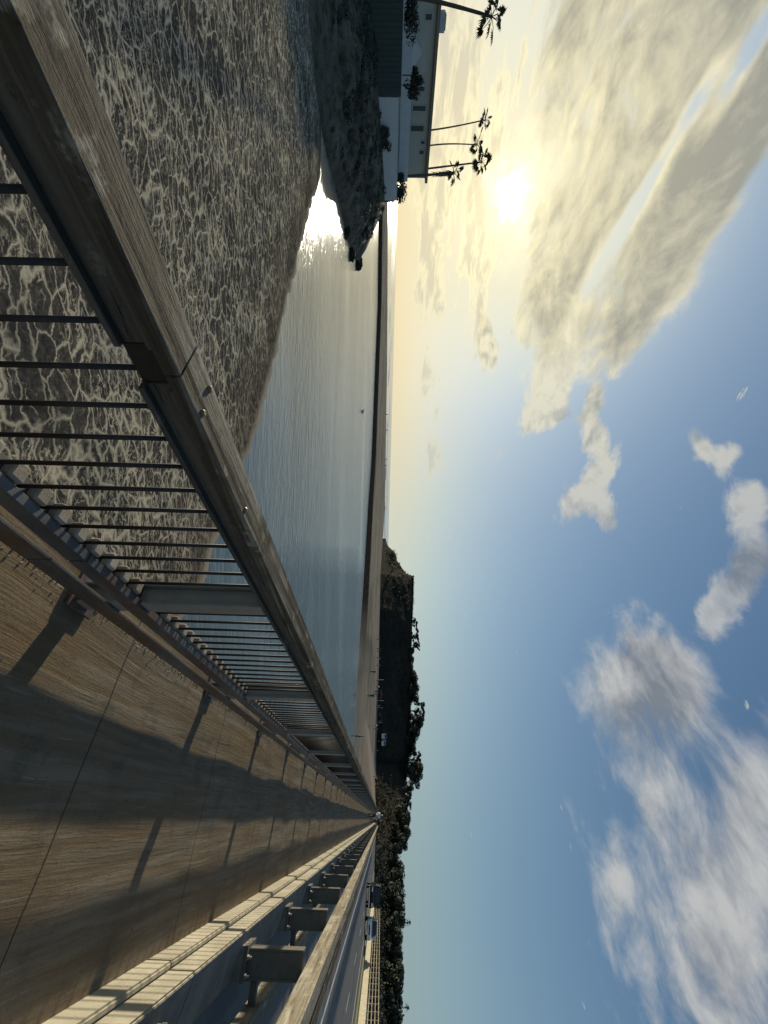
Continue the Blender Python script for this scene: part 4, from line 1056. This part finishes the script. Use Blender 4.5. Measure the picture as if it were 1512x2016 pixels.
# parking terrace
tz = MB(); a = at_depth(747,1340,208); b_ = at_depth(747,1500,190); e_ = at_depth(747,1340,232); f_ = at_depth(747,1500,216)
tz.add([(a.x,a.y,-.8),(b_.x,b_.y,-.2),(f_.x,f_.y,.6),(e_.x,e_.y,-.8),(a.x,a.y,-3),(b_.x,b_.y,-3),(f_.x,f_.y,-3),(e_.x,e_.y,-3)], [(0,1,2,3),(0,4,5,1),(1,5,6,2),(2,6,7,3),(3,7,4,0)])
# ------------------------------------------------------------------ people
def skin_mesh(name, nodes, edges, m, parent, sub=1):
    me = bpy.data.meshes.new('tmp'); names = list(nodes); me.from_pydata([nodes[k][0] for k in names], [(names.index(a), names.index(b)) for a, b in edges], [])
    o = bpy.data.objects.new('tmp', me); COL.objects.link(o)
    md = o.modifiers.new('s', 'SKIN'); md.use_smooth_shade = True
    for i, k in enumerate(names):
        r = nodes[k][1]; me.skin_vertices[0].data[i].radius = (r, r) if not isinstance(r, tuple) else r
    me.skin_vertices[0].data[0].use_root = True
    s = o.modifiers.new('d', 'SUBSURF'); s.levels = sub; s.render_levels = sub
    dg = bpy.context.evaluated_depsgraph_get(); me2 = bpy.data.meshes.new_from_object(o.evaluated_get(dg)); me2.name = name
    bpy.data.objects.remove(o); bpy.data.meshes.remove(me)
    me2.materials.clear(); me2.materials.append(m); me2.polygons.foreach_set('use_smooth', [True]*len(me2.polygons))
    q = bpy.data.objects.new(name, me2); COL.objects.link(q); q.parent = parent; return q
def person(label, loc, rz, top, bottom, group=None, stride=.16, h=1.0, hat=None):
    t = thing('person', label, 'person', loc, rz, group)
    s = stride
    N = {'pelvis':((0,0,.93),(.13,.095)),'waist':((0,0,1.08),(.12,.085)),'chest':((0,.01,1.30),(.155,.10)),'neck0':((0,.01,1.46),.06),'neck':((0,.02,1.53),.048),'head':((0,.035,1.62),(.075,.09)),'crown':((0,.03,1.72),(.06,.072)),
         'nose':((0,.125,1.63),.014)}
    E = [('pelvis','waist'),('waist','chest'),('chest','neck0'),('neck0','neck'),('neck','head'),('head','crown'),('head','nose')]
    for sd_, k in ((1,'r'),(-1,'l')):
        st = s*sd_
        N.update({'hip'+k:((.09*sd_,0,.88),.088),'kne'+k:((.10*sd_,st*.75+.03,.48),.056),'ank'+k:((.10*sd_,st*1.2-.03,.09),.036),'toe'+k:((.105*sd_,st*1.2+.12,.03),.032),
                  'sho'+k:((.19*sd_,0,1.41),.06),'elb'+k:((.25*sd_,-st*.5-.02,1.14),.042),'wri'+k:((.25*sd_,-st*.9+.08,.90),.028),'pal'+k:((.245*sd_,-st*1.0+.10,.83),(.018,.034))})
        E += [('pelvis','hip'+k),('hip'+k,'kne'+k),('kne'+k,'ank'+k),('ank'+k,'toe'+k),('chest','sho'+k),('sho'+k,'elb'+k),('elb'+k,'wri'+k),('wri'+k,'pal'+k)]
        for f in range(4):
            N['f%d%s'%(f,k)] = ((.245*sd_, -st+.075+.018*f, .745+.006*abs(f-1.5)), .008); E.append(('pal'+k, 'f%d%s'%(f,k)))
        N['th'+k] = ((.225*sd_, -st+.14, .79), .009); E.append(('wri'+k,'th'+k))
    skin_mesh('body', N, E, M['skin'], t)
    g = lambda k, d: (N[k][0], (N[k][1][0]+d, N[k][1][1]+d) if isinstance(N[k][1], tuple) else N[k][1]+d)
    S = {k: g(k, .022) for k in ('pelvis','waist','chest','shor','shol')}; S['neck0'] = (N['neck0'][0], .075)
    S['elr'] = (N['elbr'][0], .056); S['ell'] = (N['elbl'][0], .056)
    skin_mesh('shirt', S, [('pelvis','waist'),('waist','chest'),('chest','neck0'),('chest','shor'),('chest','shol'),('shor','elr'),('shol','ell')], top, t)
    T = {k: g(k, .02) for k in ('pelvis','hipr','hipl','kner','knel','ankr','ankl')}
    skin_mesh('trousers', T, [('pelvis','hipr'),('pelvis','hipl'),('hipr','kner'),('hipl','knel'),('kner','ankr'),('knel','ankl')], bottom, t)
    skin_mesh('hair', {'a':((0,-.02,1.64),(.075,.07)),'b':((0,.01,1.72),(.078,.085)),'c':((0,.02,1.765),(.05,.06))}, [('a','b'),('b','c')], hat or M['hair'], t)
    t.scale = (h,h,h); return t
person('walker in a white top and dark trousers on the walkway, seen from behind', (-.32, 58, 0), 0, M['cloth_white'], M['cloth_dark'], hat=M['cloth_white'], h=1.03)
person('walker in all dark clothes beside the walker in white', (.22, 66, 0), 0, M['cloth_dark'], M['cloth_dark'], h=1.0)
q = on_z(697.5, 1449, WATER+.02)
pp1 = person('person in dark clothes standing alone at the edge of the lagoon', (q.x, q.y, WATER+.02), YAW+1.2, M['cloth_dark'], M['cloth_dark'], stride=.05)
tops = ['cloth_dark','cloth_white','cloth_blue','cloth_red']
pro = {}
beach = [((727,1322),0),((740,1340),0),((735,1361),0),((735,1366),0),((721.5,1369),0),((741,1389),0),((741,1393),0),((734,1428),1),((734,1435),0),((741.5,1408),0),((741,1459),1),((738,1477),0),((733,1528),0),
         ((741.5,1259),0),((741,1277),0),((742,1282),0),((740,1294),0),((742,1297),2),((740,1310),3),((741,1423),2),((739,1352),1),((743,1491),1),((741,1510),1)]
names = {0:'dark clothes', 1:'a white top', 2:'blue clothes', 3:'a red top'}
for i, ((ix, iy), c) in enumerate(beach):
    dep = min(205, depth_of(on_z(ix, iy, -2.0))); q = at_depth(ix, iy, dep)
    lab = 'tiny far beachgoer in %s on the sand below the headland' % names[c]
    rz = random.uniform(0, 6.28)
    z = min(max(q.z, -2.6), -1.75)
    if c not in pro: pro[c] = person(lab, (q.x, q.y, z), rz, M[tops[c]], M['cloth_dark'], 'people on the far beach', stride=.08)
    else: dup(pro[c], (q.x, q.y, z), rz, random.uniform(.92,1.05))
for ix, iy in ((757.5,1062),(757.5,1066)):
    q = at_depth(ix, iy, 300); o = dup(pro[0], (q.x, q.y, -2.2), 1.0, 1.0, 'one of two tiny figures at the seaward end of the headland'); o['group'] = 'pair at the headland end'
for ix, iy in ((759,816),(761,847),(760,904),(760.5,916),(760,998),(760,1002)):
    q = on_z(ix, iy, -2.25); q = EYE + (q-EYE)*min(1, 265/depth_of(q)); o = dup(pro[0], (q.x, q.y, -2.35), 1.0, 1.0, 'tiny dark figure standing along the far sand bar by the surf'); o['group'] = 'people on the sand bar'
# white posts at the foot of the headland
wp = None
for iy in (1338,1379,1393,1422,1477,1492):
    q = at_depth(741, iy, 206)
    if wp is None:
        wp = thing('white_post', 'thin white post at the back of the beach below the headland', 'post', (q.x,q.y,-1.9), 0, 'white posts behind the beach')
        MB().tube([(0,0,-.5),(0,0,3.0)], .07, 8).build('pole', M['white_paint'], wp); MB().tube([(0,0,3.0),(0,0,3.12)], [.11,.07], 8).build('cap', M['trim'], wp)
    else: dup(wp, (q.x, q.y, -1.9))
# bird on the water
q = on_z(713.5, 811, WATER)
bd_ = thing('water_bird', 'small dark bird sitting on the lagoon near the far shore', 'bird', (q.x, q.y, WATER), YAW+1.4)
skin_mesh('body', {'a':((0,0,.10),(.20,.14)),'b':((0,.28,.12),(.15,.12)),'t':((0,-.38,.14),(.06,.04)),'n':((0,.36,.28),.05),'h':((0,.40,.44),.065),'k':((0,.56,.42),.022)}, [('a','b'),('a','t'),('b','n'),('n','h'),('h','k')], M['bird'], bd_)
bd_.scale = (1.0,1.0,.8)
bpy.context.view_layer.update()
